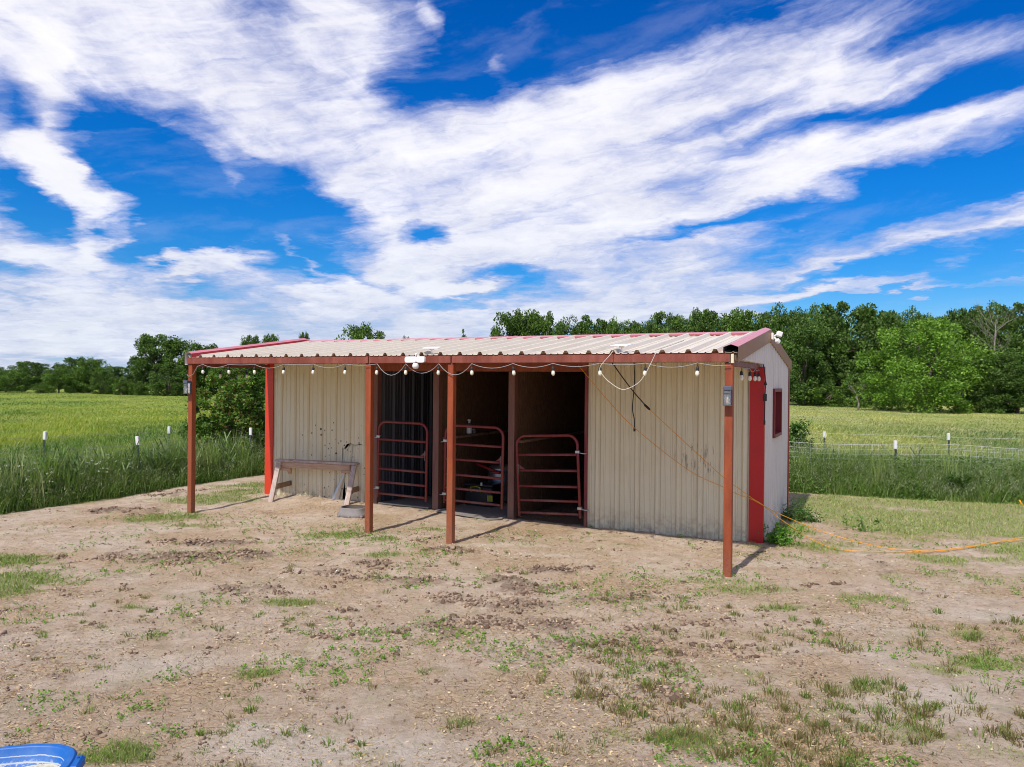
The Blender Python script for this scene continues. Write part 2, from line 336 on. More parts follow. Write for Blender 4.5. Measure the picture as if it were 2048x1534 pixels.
class MB:
    def __init__(s): s.v = []; s.f = []; s.mi = []; s.sm = []
    def add(s, vs, fs, mi=0, smooth=False):
        b = len(s.v); s.v += [tuple(v) for v in vs]; s.f += [tuple(b + i for i in f) for f in fs]
        s.mi += [mi] * len(fs); s.sm += [smooth] * len(fs); return s
    def box(s, lo, hi, mi=0):
        x0, y0, z0 = lo; x1, y1, z1 = hi
        return s.add([(x0, y0, z0), (x1, y0, z0), (x1, y1, z0), (x0, y1, z0), (x0, y0, z1), (x1, y0, z1), (x1, y1, z1), (x0, y1, z1)],
                     [(0, 3, 2, 1), (4, 5, 6, 7), (0, 1, 5, 4), (1, 2, 6, 5), (2, 3, 7, 6), (3, 0, 4, 7)], mi)
    def bbox(s, lo, hi, b=0.004, mi=0):
        """bevelled box"""
        bm = bmesh.new(); bmesh.ops.create_cube(bm, size=1.0)
        c = [(lo[i] + hi[i]) / 2 for i in range(3)]; d = [hi[i] - lo[i] for i in range(3)]
        for v in bm.verts: v.co = Vector([c[i] + v.co[i] * d[i] for i in range(3)])
        bmesh.ops.bevel(bm, geom=bm.edges[:], offset=b, segments=1, affect='EDGES')
        bm.verts.index_update()
        s.add([v.co[:] for v in bm.verts], [[v.index for v in f.verts] for f in bm.faces], mi); bm.free(); return s
    def beam(s, a, b, w, h, up=(0, 0, 1), mi=0, bev=0.003):
        """board from a to b, w across, h along 'up'"""
        a = Vector(a); b = Vector(b); ax = (b - a).normalized(); up = Vector(up); sd_ = ax.cross(up).normalized(); up2 = sd_.cross(ax)
        t = MB(); L = (b - a).length; t.bbox((0, -w / 2, -h / 2), (L, w / 2, h / 2), bev)
        return s.add([a + ax * v[0] + sd_ * v[1] + up2 * v[2] for v in t.v], t.f, mi)
    def tube(s, path, r, n=8, caps=True, mi=0, smooth=True, closed=False):
        P = [Vector(p) for p in path]; rs = r if isinstance(r, (list, tuple)) else [r] * len(P)
        T = []
        for i in range(len(P)):
            a = P[i - 1] if (i > 0 or closed) else P[0]; b = P[(i + 1) % len(P)] if (i < len(P) - 1 or closed) else P[-1]
            T.append((b - a).normalized())
        ref = Vector((0, 0, 1)) if abs(T[0].z) < 0.9 else Vector((1, 0, 0))
        u = T[0].cross(ref).normalized(); vs = []
        for i, p in enumerate(P):
            u = (u - T[i] * u.dot(T[i])).normalized(); w = T[i].cross(u)
            for k in range(n):
                a = 2 * math.pi * k / n; vs.append(p + (u * math.cos(a) + w * math.sin(a)) * rs[i])
        fs = []; m_ = len(P)
        for i in range(m_ if closed else m_ - 1):
            j = (i + 1) % m_
            for k in range(n): fs.append((i * n + k, i * n + (k + 1) % n, j * n + (k + 1) % n, j * n + k))
        s.add(vs, fs, mi, smooth)
        if caps and not closed:
            b = len(s.v) - len(vs)
            s.f += [tuple(b + k for k in reversed(range(n))), tuple(b + (m_ - 1) * n + k for k in range(n))]; s.mi += [mi, mi]; s.sm += [False, False]
        return s
    def lathe(s, prof, n=16, c=(0, 0, 0), ax=(0, 0, 1), mi=0, smooth=True, sx=1.0, sy=1.0, expo=2.0):
        ax = Vector(ax).normalized(); ref = Vector((1, 0, 0)) if abs(ax.x) < 0.9 else Vector((0, 1, 0))
        u = (ref - ax * ref.dot(ax)).normalized(); w = ax.cross(u); c = Vector(c); vs = []; fs = []
        for (r, z) in prof:
            for k in range(n):
                a = 2 * math.pi * k / n; cc, ss = math.cos(a), math.sin(a)
                q = (abs(cc) ** expo + abs(ss) ** expo) ** (-1 / expo)
                vs.append(c + ax * z + u * (r * cc * q * sx) + w * (r * ss * q * sy))
        for i in range(len(prof) - 1):
            for k in range(n): fs.append((i * n + k, i * n + (k + 1) % n, (i + 1) * n + (k + 1) % n, (i + 1) * n + k))
        return s.add(vs, fs, mi, smooth)
    def prism(s, poly, f0, f1, mi=0):
        """poly: list of 2d points; f0,f1: map 2d -> 3d for both ends"""
        n = len(poly); vs = [f0(p) for p in poly] + [f1(p) for p in poly]
        fs = [(i, (i + 1) % n, n + (i + 1) % n, n + i) for i in range(n)] + [tuple(reversed(range(n))), tuple(range(n, 2 * n))]
        return s.add(vs, fs, mi)
    def mesh(s, name):
        me = bpy.data.meshes.new(name); me.from_pydata([tuple(v) for v in s.v], [], s.f)
        me.polygons.foreach_set('material_index', s.mi); me.polygons.foreach_set('use_smooth', s.sm); me.update(); return me
    def build(s, name, mat, parent=None, loc=None, recenter=False):
        if recenter:
            P = np.array([tuple(v) for v in s.v]); c = np.array([P[:, 0].mean(), P[:, 1].mean(), P[:, 2].min()])
            s.v = [tuple(p) for p in (P - c)]; loc = tuple(c)
        return link(name, s.mesh(name), mat, parent, loc)

def np_mesh(name, V, T, col=None, smooth=False, mat=None):
    """triangle mesh from numpy arrays, with an optional per-vertex colour (a pigment, one per piece)"""
    me = bpy.data.meshes.new(name); nv, nt = len(V), len(T)
    me.vertices.add(nv); me.vertices.foreach_set('co', np.ascontiguousarray(V, np.float32).ravel())
    me.loops.add(nt * 3); me.loops.foreach_set('vertex_index', np.ascontiguousarray(T, np.int32).ravel())
    me.polygons.add(nt); me.polygons.foreach_set('loop_start', np.arange(0, nt * 3, 3, dtype=np.int32))
    try: me.polygons.foreach_set('loop_total', np.full(nt, 3, np.int32))
    except Exception: pass
    if smooth: me.polygons.foreach_set('use_smooth', np.ones(nt, bool))
    me.update(calc_edges=True)
    if col is not None:
        a = me.attributes.new('tint', 'FLOAT_COLOR', 'POINT'); c4 = np.ones((nv, 4), np.float32); c4[:, :3] = col; a.data.foreach_set('color', c4.ravel())
    if mat: me.materials.append(mat)
    return me

def blades(base, hgt, wid, lean, col, bend=0.55):
    """grass blades: base (N,3), lean (N,2) = sideways reach of the tip"""
    N = len(base); th = RNG.uniform(0, 2 * np.pi, N); sx, sy = np.cos(th) * wid / 2, np.sin(th) * wid / 2
    V = np.zeros((N, 5, 3))
    side = np.stack([sx, sy, np.zeros(N)], 1)
    mid = base + np.stack([lean[:, 0] * .32, lean[:, 1] * .32, hgt * bend], 1)
    ln = np.hypot(lean[:, 0], lean[:, 1]); tipz = np.maximum(hgt - 0.25 * ln ** 2 / np.maximum(hgt, .01), hgt * 0.45)
    tip = base + np.stack([lean[:, 0], lean[:, 1], tipz], 1)
    V[:, 0] = base - side; V[:, 1] = base + side; V[:, 2] = mid + side * .8; V[:, 3] = mid - side * .8; V[:, 4] = tip
    o = np.arange(N)[:, None] * 5
    T = np.concatenate([o + np.array([[0, 1, 2]]), o + np.array([[0, 2, 3]]), o + np.array([[3, 2, 4]])], 1).reshape(-1, 3)
    return V.reshape(-1, 3), T, np.repeat(col, 5, axis=0)
def join(parts):
    Vs, Ts, Cs = [], [], []; b = 0
    for V, T, C in parts:
        Vs.append(V); Ts.append(T + b); Cs.append(C); b += len(V)
    return np.concatenate(Vs), np.concatenate(Ts), np.concatenate(Cs)
def pal(n, cols, jit=0.18, w=None):
    cols = np.array(cols); k = RNG.choice(len(cols), n, p=w); c = cols[k] * RNG.uniform(1 - jit, 1 + jit, (n, 1)); return np.clip(c, 0, 1)

# ---------------------------------------------------------------- materials
def new_mat(name):
    mt = bpy.data.materials.new(name); mt.use_nodes = True; t = NT(mt.node_tree)
    out = t.n('ShaderNodeOutputMaterial'); return mt, t, out
def pbsdf(t, out, color, rough=0.5, metal=0.0, normal=None, spec=0.5):
    b = t.n('ShaderNodeBsdfPrincipled'); t.put(b.inputs['Base Color'], (*color, 1) if isinstance(color, tuple) and len(color) == 3 else color)
    t.put(b.inputs['Roughness'], rough); t.put(b.inputs['Metallic'], metal)
    b.inputs['Specular IOR Level'].default_value = spec
    if normal is not None: t.put(b.inputs['Normal'], normal)
    t.t.links.new(b.outputs[0], out.inputs[0]); return b
def simple(name, c, rough=0.5, metal=0.0, var=0.12, scale=9.0, bump=0.1, spec=0.5):
    mt, t, out = new_mat(name); p = t.tc()
    n = t.noise(p, scale, 5, 0.6)
    c2 = t.mix(n, tuple(x * (1 - var) for x in c), tuple(min(1, x * (1 + var)) for x in c))
    pbsdf(t, out, c2, t.math('MULTIPLY_ADD', n, 0.25, rough - 0.12), metal, t.bump(t.noise(p, scale * 5, 4), bump, 0.003), spec); return mt

def mat_leaf(name, trans=0.3, rough=0.55, hueshift=0.0):
    mt, t, out = new_mat(name); c = t.attr('tint', 'Color')
    b = t.n('ShaderNodeBsdfPrincipled'); t.put(b.inputs['Base Color'], c); b.inputs['Roughness'].default_value = rough; b.inputs['Specular IOR Level'].default_value = 0.25
    tr = t.n('ShaderNodeBsdfTranslucent'); t.put(tr.inputs[0], t.mix(1.0, c, (1.25, 1.35, 0.6), 'MULTIPLY'))
    mx = t.n('ShaderNodeMixShader'); mx.inputs[0].default_value = trans
    t.t.links.new(b.outputs[0], mx.inputs[1]); t.t.links.new(tr.outputs[0], mx.inputs[2]); t.t.links.new(mx.outputs[0], out.inputs[0]); return mt
M = {}
M['leaf'] = mat_leaf('foliage'); M['grass'] = mat_leaf('grass_blades', 0.28); 
def mat_tinted(name, rough=0.9):
    mt, t, out = new_mat(name); pbsdf(t, out, t.attr('tint', 'Color'), rough, 0, None, 0.2); return mt
M['litter'] = mat_tinted('loose_litter'); M['clod'] = mat_tinted('dirt_clod')

def mat_ground():
    mt, t, out = new_mat('ground_soil'); p = t.tc('Object')
    n1 = t.noise(p, 0.7, 6, 0.6); n2 = t.noise(p, 5.0, 8, 0.7); n3 = t.noise(p, 26, 8, 0.75); n4 = t.noise(p, 110, 4, 0.7)
    mud = t.attr('mud'); pale = t.attr('pale'); gr = t.attr('grass'); fld = t.attr('field'); stall = t.attr('stall')
    c = t.ramp(n2, [(0.26, (0.34, 0.24, 0.155)), (0.44, (0.52, 0.395, 0.272)), (0.6, (0.64, 0.51, 0.37)), (0.78, (0.71, 0.59, 0.45))])
    c = t.mix(t.smooth(n1, 0.4, 0.64), c, t.ramp(n3, [(0.3, (0.37, 0.24, 0.13)), (0.55, (0.555, 0.40, 0.245)), (0.72, (0.69, 0.55, 0.37))]))
    c = t.mix(t.math('MULTIPLY', pale, 0.85), c, t.ramp(n3, [(0.25, (0.52, 0.42, 0.305)), (0.6, (0.71, 0.60, 0.455)), (0.8, (0.79, 0.69, 0.55))]))
    c = t.mix(t.math('MULTIPLY', mud, 0.8), c, t.ramp(n3, [(0.3, (0.12, 0.08, 0.056)), (0.55, (0.24, 0.165, 0.115)), (0.75, (0.40, 0.295, 0.215))]))
    c = t.mix(t.smooth(n3, 0.54, 0.70, 0.0, 0.6), c, (0.66, 0.54, 0.40))
    c = t.mix(t.smooth(n3, 0.40, 0.28, 0.0, 0.75), c, (0.16, 0.11, 0.082))
    c = t.mix(1.0, c, (1.0, 1.01, 1.07), 'MULTIPLY')
    c = t.mix(t.smooth(n4, 0.6, 0.75, 0.0, 0.45), c, (0.66, 0.55, 0.42))
    c = t.mix(t.smooth(n4, 0.42, 0.30, 0.0, 0.6), c, (0.13, 0.085, 0.055))
    g = t.ramp(n3, [(0.3, (0.16, 0.20, 0.05)), (0.6, (0.28, 0.31, 0.10)), (0.8, (0.42, 0.39, 0.19))])
    c = t.mix(t.math('MULTIPLY', gr, 0.62), c, g)
    c = t.mix(t.smooth(t.noise(p, 1.9, 7, 0.7), 0.5, 0.72, 0.0, 0.30), c, (0.27, 0.28, 0.115))
    # field sheet
    f1 = t.noise(t.mapping(p, sc=(1, .55, 1)), 0.16, 6, 0.65); f2 = t.noise(t.mapping(p, sc=(1, .35, 1)), 1.1, 8, 0.75)
    fl = t.ramp(t.math('MULTIPLY_ADD', f2, 0.6, t.math('MULTIPLY', f1, 0.5)), [(0.34, (0.105, 0.17, 0.02)), (0.5, (0.19, 0.26, 0.04)), (0.66, (0.29, 0.31, 0.08)), (0.8, (0.40, 0.36, 0.15))])
    fr = t.ramp(t.math('MULTIPLY_ADD', f2, 0.6, t.math('MULTIPLY', f1, 0.5)), [(0.34, (0.14, 0.22, 0.04)), (0.5, (0.25, 0.30, 0.085)), (0.66, (0.41, 0.39, 0.16)), (0.82, (0.53, 0.46, 0.25))])
    sep = t.n('ShaderNodeSeparateXYZ'); t.put(sep.inputs[0], p)
    c = t.mix(fld, c, t.mix(t.smooth(sep.outputs[0], -8, 10), fl, fr))
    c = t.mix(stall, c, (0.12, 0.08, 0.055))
    v = t.voro(t.vmath('ADD', p, t.scale(t.noise(p, 4, 3, out=1), 0.35)), 7.0, 'DISTANCE_TO_EDGE')
    crack = t.math('MULTIPLY', t.smooth(v, 0.045, 0.0), t.math('MULTIPLY', t.smooth(n1, 0.45, 0.58), t.math('SUBTRACT', 1.0, fld)))
    c = t.mix(t.math('MULTIPLY', crack, 0.0), c, (0.1, 0.07, 0.05))
    h = t.math('ADD', t.math('MULTIPLY', n3, 1.0), t.math('MULTIPLY', n4, 0.35)); h = t.math('SUBTRACT', h, t.math('MULTIPLY', crack, 0.35))
    pbsdf(t, out, c, 0.95, 0, t.bump(h, 1.0, 0.035), 0.1); return mt
M['ground'] = mat_ground()

def mat_wall():
    """tan painted sheet steel with mud splashes, scuffs and rising dirt (building coordinates)"""
    mt, t, out = new_mat('tan_sheet_metal'); p = t.tc('Object')
    sep = t.n('ShaderNodeSeparateXYZ'); t.put(sep.inputs[0], p); s, tt, z = sep.outputs
    n = t.noise(p, 2.5, 6, 0.65); nf = t.noise(t.mapping(p, sc=(30, 30, 2.0)), 1.0, 4, 0.6)
    c = t.mix(n, (0.70, 0.62, 0.405), (0.80, 0.73, 0.515))
    fr = t.math('FRACT', t.math('MULTIPLY', t.math('ADD', s, 8.42 + .042), 1 / 0.305)); fr2 = t.math('FRACT', t.math('MULTIPLY', t.math('ADD', s, 2.33 + .042), 1 / 0.305))
    lf = t.smooth(s, -4.0, -4.1); frx = t.math('ADD', t.math('MULTIPLY', fr, lf), t.math('MULTIPLY', fr2, t.math('SUBTRACT', 1.0, lf)))
    g1 = None
    for pos, wd, amt in ((0.0, .035, .8), (.275, .03, .8), (.995, .03, .6), (.44, .014, .6), (.52, .012, .5), (.745, .014, .6), (.825, .012, .5)):
        gl = t.smooth(t.math('ABSOLUTE', t.math('SUBTRACT', frx, pos)), wd, wd * .25, 0.0, amt); g1 = gl if g1 is None else t.math('MAXIMUM', g1, gl)
    c = t.mix(t.math('MULTIPLY', g1, t.smooth(t.noise(t.mapping(p, sc=(3, 3, .8)), 1.2, 4), 0.3, 0.6, 0.35, .85)), c, (0.40, 0.335, 0.215))
    c = t.mix(t.smooth(nf, 0.55, 0.8, 0.0, 0.35), c, (0.40, 0.355, 0.26))
    left = t.smooth(s, -6.2, -6.6)
    dot = t.voro(t.mapping(p, sc=(1, 0.01, 0.8)), 14.0); dn = t.noise(p, 3.0, 3)
    dens = t.math('MULTIPLY', t.math('MULTIPLY', t.smooth(z, 1.75, 0.95), t.smooth(t.math('ABSOLUTE', t.math('ADD', s, 7.15)), 0.95, 0.2)), left)
    rnd = t.voro(t.mapping(p, sc=(1, 0.01, 0.8)), 14.0, out='Color')
    sr = t.n('ShaderNodeSeparateXYZ'); t.put(sr.inputs[0], rnd)
    pick = t.math('LESS_THAN', sr.outputs[0], t.math('MULTIPLY', dens, 0.75))
    rad = t.math('MULTIPLY_ADD', sr.outputs[1], 0.20, 0.12)
    spot = t.math('MULTIPLY', t.math('LESS_THAN', dot, rad), pick)
    c = t.mix(spot, c, (0.10, 0.075, 0.055))
    # hoof scuffs on the right-hand section
    q = t.mapping(p, (-0.85, 0, 1.12), (0, 0, 0), (0.42, 1, 0.34), 'TEXTURE')
    g = t.n('ShaderNodeTexGradient', gradient_type='SPHERICAL')
    cm = t.n('ShaderNodeSeparateXYZ'); t.put(cm.inputs[0], q); c0 = t.n('ShaderNodeCombineXYZ'); t.put(c0.inputs[0], cm.outputs[0]); t.put(c0.inputs[1], cm.outputs[2])
    t.put(g.inputs[0], c0.outputs[0])
    sc_ = t.noise(t.mapping(p, rot=(0, R(28), 0), sc=(26, 1, 2.6)), 1.6, 5, 0.65, 0.4)
    c = t.mix(t.math('MULTIPLY', t.smooth(sc_, 0.55, 0.62), t.smooth(g.outputs['Fac'], 0.05, 0.5, 0.0, 0.75)), c, (0.16, 0.12, 0.09))
    # soil thrown up along the foot
    ft = t.math('MULTIPLY', t.smooth(z, 0.42, 0.03), t.smooth(t.noise(p, 11, 6, 0.7), 0.38, 0.68))
    c = t.mix(t.math('MULTIPLY', ft, 0.65), c, (0.30, 0.22, 0.155))
    sp = t.math('LESS_THAN', t.voro(p, 21), 0.085); c = t.mix(t.math('MULTIPLY', sp, t.smooth(z, 1.3, 0.2, 0, 0.6)), c, (0.2, 0.14, 0.1))
    h = t.noise(t.mapping(p, sc=(1, 1, .5)), 3.2, 3); pbsdf(t, out, c, 0.48, 0, t.bump(h, 0.22, 0.03), 0.35); return mt
M['wall'] = mat_wall()
def mat_side():
    mt, t, out = new_mat('pale_sheet_metal'); p = t.tc('Object')
    n = t.noise(p, 2.2, 6, 0.65); c = t.mix(n, (0.70, 0.64, 0.56), (0.79, 0.73, 0.65))
    nv = t.noise(t.mapping(p, sc=(25, 25, 1.2)), 1.0, 4, 0.6); c = t.mix(t.smooth(nv, 0.5, 0.75, 0.0, 0.4), c, (0.50, 0.45, 0.38))
    sep = t.n('ShaderNodeSeparateXYZ'); t.put(sep.inputs[0], p)
    ft = t.math('MULTIPLY', t.smooth(sep.outputs[2], 0.55, 0.05), t.smooth(t.noise(p, 9, 6, 0.7), 0.4, 0.7)); c = t.mix(t.math('MULTIPLY', ft, 0.55), c, (0.26, 0.2, 0.13))
    pbsdf(t, out, c, 0.45, 0, t.bump(t.noise(p, 3, 3), 0.15, 0.03), 0.4); return mt
M['side'] = mat_side()
def mat_roof():
    mt, t, out = new_mat('cream_roof_sheet'); p = t.tc('Object')
    n = t.noise(t.mapping(p, sc=(3, .5, .5)), 2.0, 7, 0.65); c = t.mix(n, (0.62, 0.545, 0.425), (0.745, 0.67, 0.545))
    n2 = t.noise(t.mapping(p, sc=(8, .7, 1)), 2.2, 5, 0.65)
    c = t.mix(t.smooth(n2, 0.5, 0.72, 0.0, 0.45), c, (0.54, 0.47, 0.37))
    st = t.math('LESS_THAN', t.voro(p, 7.0), 0.06); c = t.mix(t.math('MULTIPLY', st, 0.5), c, (0.35, 0.27, 0.18))
    pbsdf(t, out, c, 0.42, 0, t.bump(n, 0.12, 0.02), 0.4); return mt
M['roof'] = mat_roof()
def mat_primer(name, c_hi, c_lo, c_rust):
    """red-oxide painted steel going to rust"""
    mt, t, out = new_mat(name); p = t.tc('Object')
    n = t.noise(t.mapping(p, sc=(6, 6, 1.1)), 1.6, 7, 0.68); n2 = t.noise(p, 38, 6, 0.7); n3 = t.noise(t.mapping(p, sc=(2, 2, .6)), 1.3, 5, 0.6)
    c = t.mix(t.smooth(n, 0.35, 0.68), c_lo, c_hi); c = t.mix(t.smooth(n3, 0.46, 0.66, 0.0, 0.8), c, c_rust); c = t.mix(t.smooth(n2, 0.52, 0.75, 0.0, 0.4), c, tuple(x * 0.5 for x in c_lo))
    sep = t.n('ShaderNodeSeparateXYZ'); t.put(sep.inputs[0], p)
    mudl = t.math('MULTIPLY', t.smooth(sep.outputs[2], 0.5, 0.0), t.smooth(n2, 0.4, 0.62)); c = t.mix(t.math('MULTIPLY', mudl, 0.4), c, (0.3, 0.21, 0.15))
    pbsdf(t, out, c, t.math('MULTIPLY_ADD', n2, 0.3, 0.36), 0, t.bump(n2, 0.25, 0.004), 0.45); return mt
M['post'] = mat_primer('red_oxide_post', (0.335, 0.072, 0.018), (0.22, 0.042, 0.014), (0.27, 0.08, 0.032))
M['beam'] = mat_primer('red_oxide_beam', (0.285, 0.085, 0.052), (0.205, 0.05, 0.03), (0.165, 0.034, 0.018))
M['pillar'] = mat_primer('brown_oxide_pillar', (0.235, 0.105, 0.075), (0.17, 0.07, 0.05), (0.2, 0.105, 0.075))
M['gate'] = mat_primer('gate_red_paint', (0.24, 0.030, 0.034), (0.17, 0.02, 0.023), (0.215, 0.08, 0.058))
M['red'] = simple('red_trim_paint', (0.40, 0.016, 0.020), 0.42, 0, 0.12, 4.0, 0.05)
M['window_red'] = simple('dark_red_window_paint', (0.20, 0.012, 0.012), 0.45, 0, 0.14, 4.0, 0.05)
M['corner_red'] = simple('deep_red_trim_paint', (0.50, 0.010, 0.008), 0.42, 0, 0.14, 4.0, 0.05)
M['redor'] = simple('orange_red_trim_paint', (0.60, 0.048, 0.02), 0.42, 0, 0.14, 4.0, 0.05)
M['pink'] = simple('sky_sheen_red_trim', (0.60, 0.20, 0.215), 0.30, 0, 0.10, 4.0, 0.04, 0.8)  # red trim paled to pink: the sky's sheen is put into the base colour
M['brown'] = simple('brown_trim_back', (0.34, 0.135, 0.04), 0.45, 0, 0.12, 5.0, 0.05)
M['white_back'] = simple('white_primer_back', (0.72, 0.70, 0.70), 0.5, 0, 0.06)
M['cream'] = simple('cream_closure', (0.7, 0.62, 0.45), 0.6)
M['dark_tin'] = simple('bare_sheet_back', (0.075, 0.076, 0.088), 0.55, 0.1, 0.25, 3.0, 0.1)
M['galv'] = simple('galvanised_steel', (0.55, 0.57, 0.6), 0.35, 0.85, 0.2, 20, 0.08)
M['white_plastic'] = simple('white_plastic', (0.78, 0.77, 0.74), 0.38, 0, 0.04, 8, 0.02)
M['black_plastic'] = simple('black_plastic', (0.02, 0.02, 0.024), 0.45, 0, 0.2, 14, 0.05)
M['grey_cable'] = simple('grey_cable', (0.30, 0.29, 0.29), 0.55)
M['black_rubber'] = simple('black_rubber', (0.022, 0.022, 0.023), 0.7)
M['orange'] = simple('orange_cord', (0.78, 0.34, 0.008), 0.5, 0, 0.12, 3)
M['orange_dull'] = simple('dull_orange_cord', (0.55, 0.17, 0.035), 0.55, 0, 0.15, 3)
M['white_cord'] = simple('white_cord', (0.75, 0.70, 0.62), 0.55)
M['bulb'] = simple('cream_bulb_glass', (0.80, 0.77, 0.62), 0.18, 0, 0.03, 8, 0.0, 0.6)
M['yellow'] = simple('yellow_latch', (0.36, 0.34, 0.02), 0.45)
M['red_plastic'] = simple('red_plastic', (0.30, 0.012, 0.02), 0.4)
M['blue'] = simple('blue_plastic', (0.0, 0.105, 0.40), 0.5, 0, 0.08, 6, 0.05)
M['mat'] = simple('grey_stall_mat', (0.25, 0.225, 0.20), 0.85, 0, 0.3, 7, 0.4)
M['pan'] = simple('dusty_rubber', (0.215, 0.195, 0.185), 0.8, 0, 0.3, 12, 0.3)
M['pan_hollow'] = simple('shaded_dirty_rubber', (0.085, 0.068, 0.055), 0.85, 0, 0.3, 12, 0.3)  # feed pan interior: dirt and the shade of the hollow painted as one dark colour
M['slate'] = simple('dark_grey_metal', (0.11, 0.12, 0.16), 0.4, 0.3, 0.15)
M['lamp_glass'] = None
def mat_glass():
    mt, t, out = new_mat('clear_glass'); b = pbsdf(t, out, (0.9, 0.92, 0.92), 0.06); b.inputs['Transmission Weight'].default_value = 0.85; b.inputs['IOR'].default_value = 1.2; return mt
M['lamp_glass'] = mat_glass()
def mat_wood(name, a, b_, sx=(1, 1, 1)):
    mt, t, out = new_mat(name); p = t.tc('Object')
    n = t.noise(t.mapping(p, sc=sx), 3.0, 7, 0.65, 0.6); kn = t.voro(t.mapping(p, sc=(2.2, 6, 6)), 1.4)
    c = t.mix(t.smooth(n, 0.3, 0.7), a, b_); c = t.mix(t.smooth(kn, 0.16, 0.06, 0.0, 0.7), c, tuple(x * 0.45 for x in a))
    c = t.mix(t.smooth(t.noise(p, 17, 5, .7), 0.56, 0.72, 0, .45), c, (0.36, 0.30, 0.27))
    pbsdf(t, out, c, 0.72, 0, t.bump(n, 0.3, 0.004), 0.25); return mt
M['wood'] = mat_wood('weathered_pine', (0.44, 0.255, 0.145), (0.60, 0.42, 0.30), (1.5, 14, 14))
M['wood_grey'] = mat_wood('greyed_pine', (0.40, 0.30, 0.25), (0.57, 0.47, 0.41), (3, 3, 1.2))
M['wood_dark'] = mat_wood('brown_pine', (0.20, 0.12, 0.07), (0.33, 0.21, 0.13), (3, 3, 1.2))
def mat_osb():
    mt, t, out = new_mat('strand_board'); p = t.tc('Object')
    n = t.noise(t.mapping(p, sc=(1, 30, 7)), 1.5, 5, 0.7, 1.5); v = t.voro(t.mapping(p, sc=(1, 34, 9)), 1.6, out='Color')
    sp = t.n('ShaderNodeSeparateXYZ'); t.put(sp.inputs[0], v)
    c = t.mix(t.math('MULTIPLY_ADD', sp.outputs[0], 0.5, t.math('MULTIPLY', n, 0.5)), (0.075, 0.040, 0.022), (0.215, 0.122, 0.068))
    pbsdf(t, out, c, 0.75, 0, t.bump(n, 0.3, 0.004), 0.2); return mt
M['osb'] = mat_osb()
def mat_bark():
    mt, t, out = new_mat('bark'); p = t.tc('Object'); n = t.noise(t.mapping(p, sc=(5, 5, 1)), 2.5, 6, 0.7)
    pbsdf(t, out, t.mix(n, (0.07, 0.052, 0.04), (0.19, 0.15, 0.12)), 0.9, 0, t.bump(n, 0.6, 0.05), 0.1); return mt
M['bark'] = mat_bark()
M['dead'] = simple('dead_wood', (0.27, 0.235, 0.20), 0.9, 0, 0.25, 6, 0.2)
M['tpost'] = simple('dark_green_post', (0.035, 0.06, 0.045), 0.5, 0, 0.2, 20, 0.1)
M['wire'] = simple('galvanised_wire', (0.62, 0.63, 0.62), 0.5, 0.2, 0.15)
M['rusty_wire'] = simple('dull_wire', (0.30, 0.26, 0.23), 0.6, 0.3, 0.2)
M['stem'] = simple('green_stem', (0.10, 0.15, 0.03), 0.6)
def mat_feed():
    mt, t, out = new_mat('pale_mineral_feed'); p = t.tc('Object'); n = t.noise(p, 60, 6, 0.7)
    pbsdf(t, out, t.ramp(n, [(0.3, (0.36, 0.31, 0.2)), (0.55, (0.58, 0.55, 0.42)), (0.75, (0.66, 0.64, 0.56))]), 0.9, 0, t.bump(n, 0.5, 0.006), 0.2); return mt
M['feed'] = mat_feed()
def mat_tub_in():
    mt, t, out = new_mat('limed_blue_plastic'); p = t.tc('Object'); sep = t.n('ShaderNodeSeparateXYZ'); t.put(sep.inputs[0], p)
    n = t.noise(p, 14, 6, 0.7); zz = t.math('MULTIPLY_ADD', n, 0.02, sep.outputs[2])
    l1 = t.smooth(t.math('ABSOLUTE', t.math('SUBTRACT', zz, 0.243)), 0.004, 0.001); l2 = t.smooth(t.math('ABSOLUTE', t.math('SUBTRACT', zz, 0.208)), 0.007, 0.002)
    l3 = t.math('MULTIPLY', t.smooth(zz, 0.235, 0.20), t.smooth(t.noise(p, 38, 5, 0.7), 0.5, 0.62))
    f = t.math('MAXIMUM', t.math('MAXIMUM', l1, l2), l3)
    pbsdf(t, out, t.mix(t.math('MULTIPLY', f, 0.8), t.mix(t.smooth(n, 0.4, 0.7), (0.0, 0.105, 0.40), (0.03, 0.14, 0.40)), (0.50, 0.52, 0.50)), 0.5); return mt
M['tub_in'] = mat_tub_in()

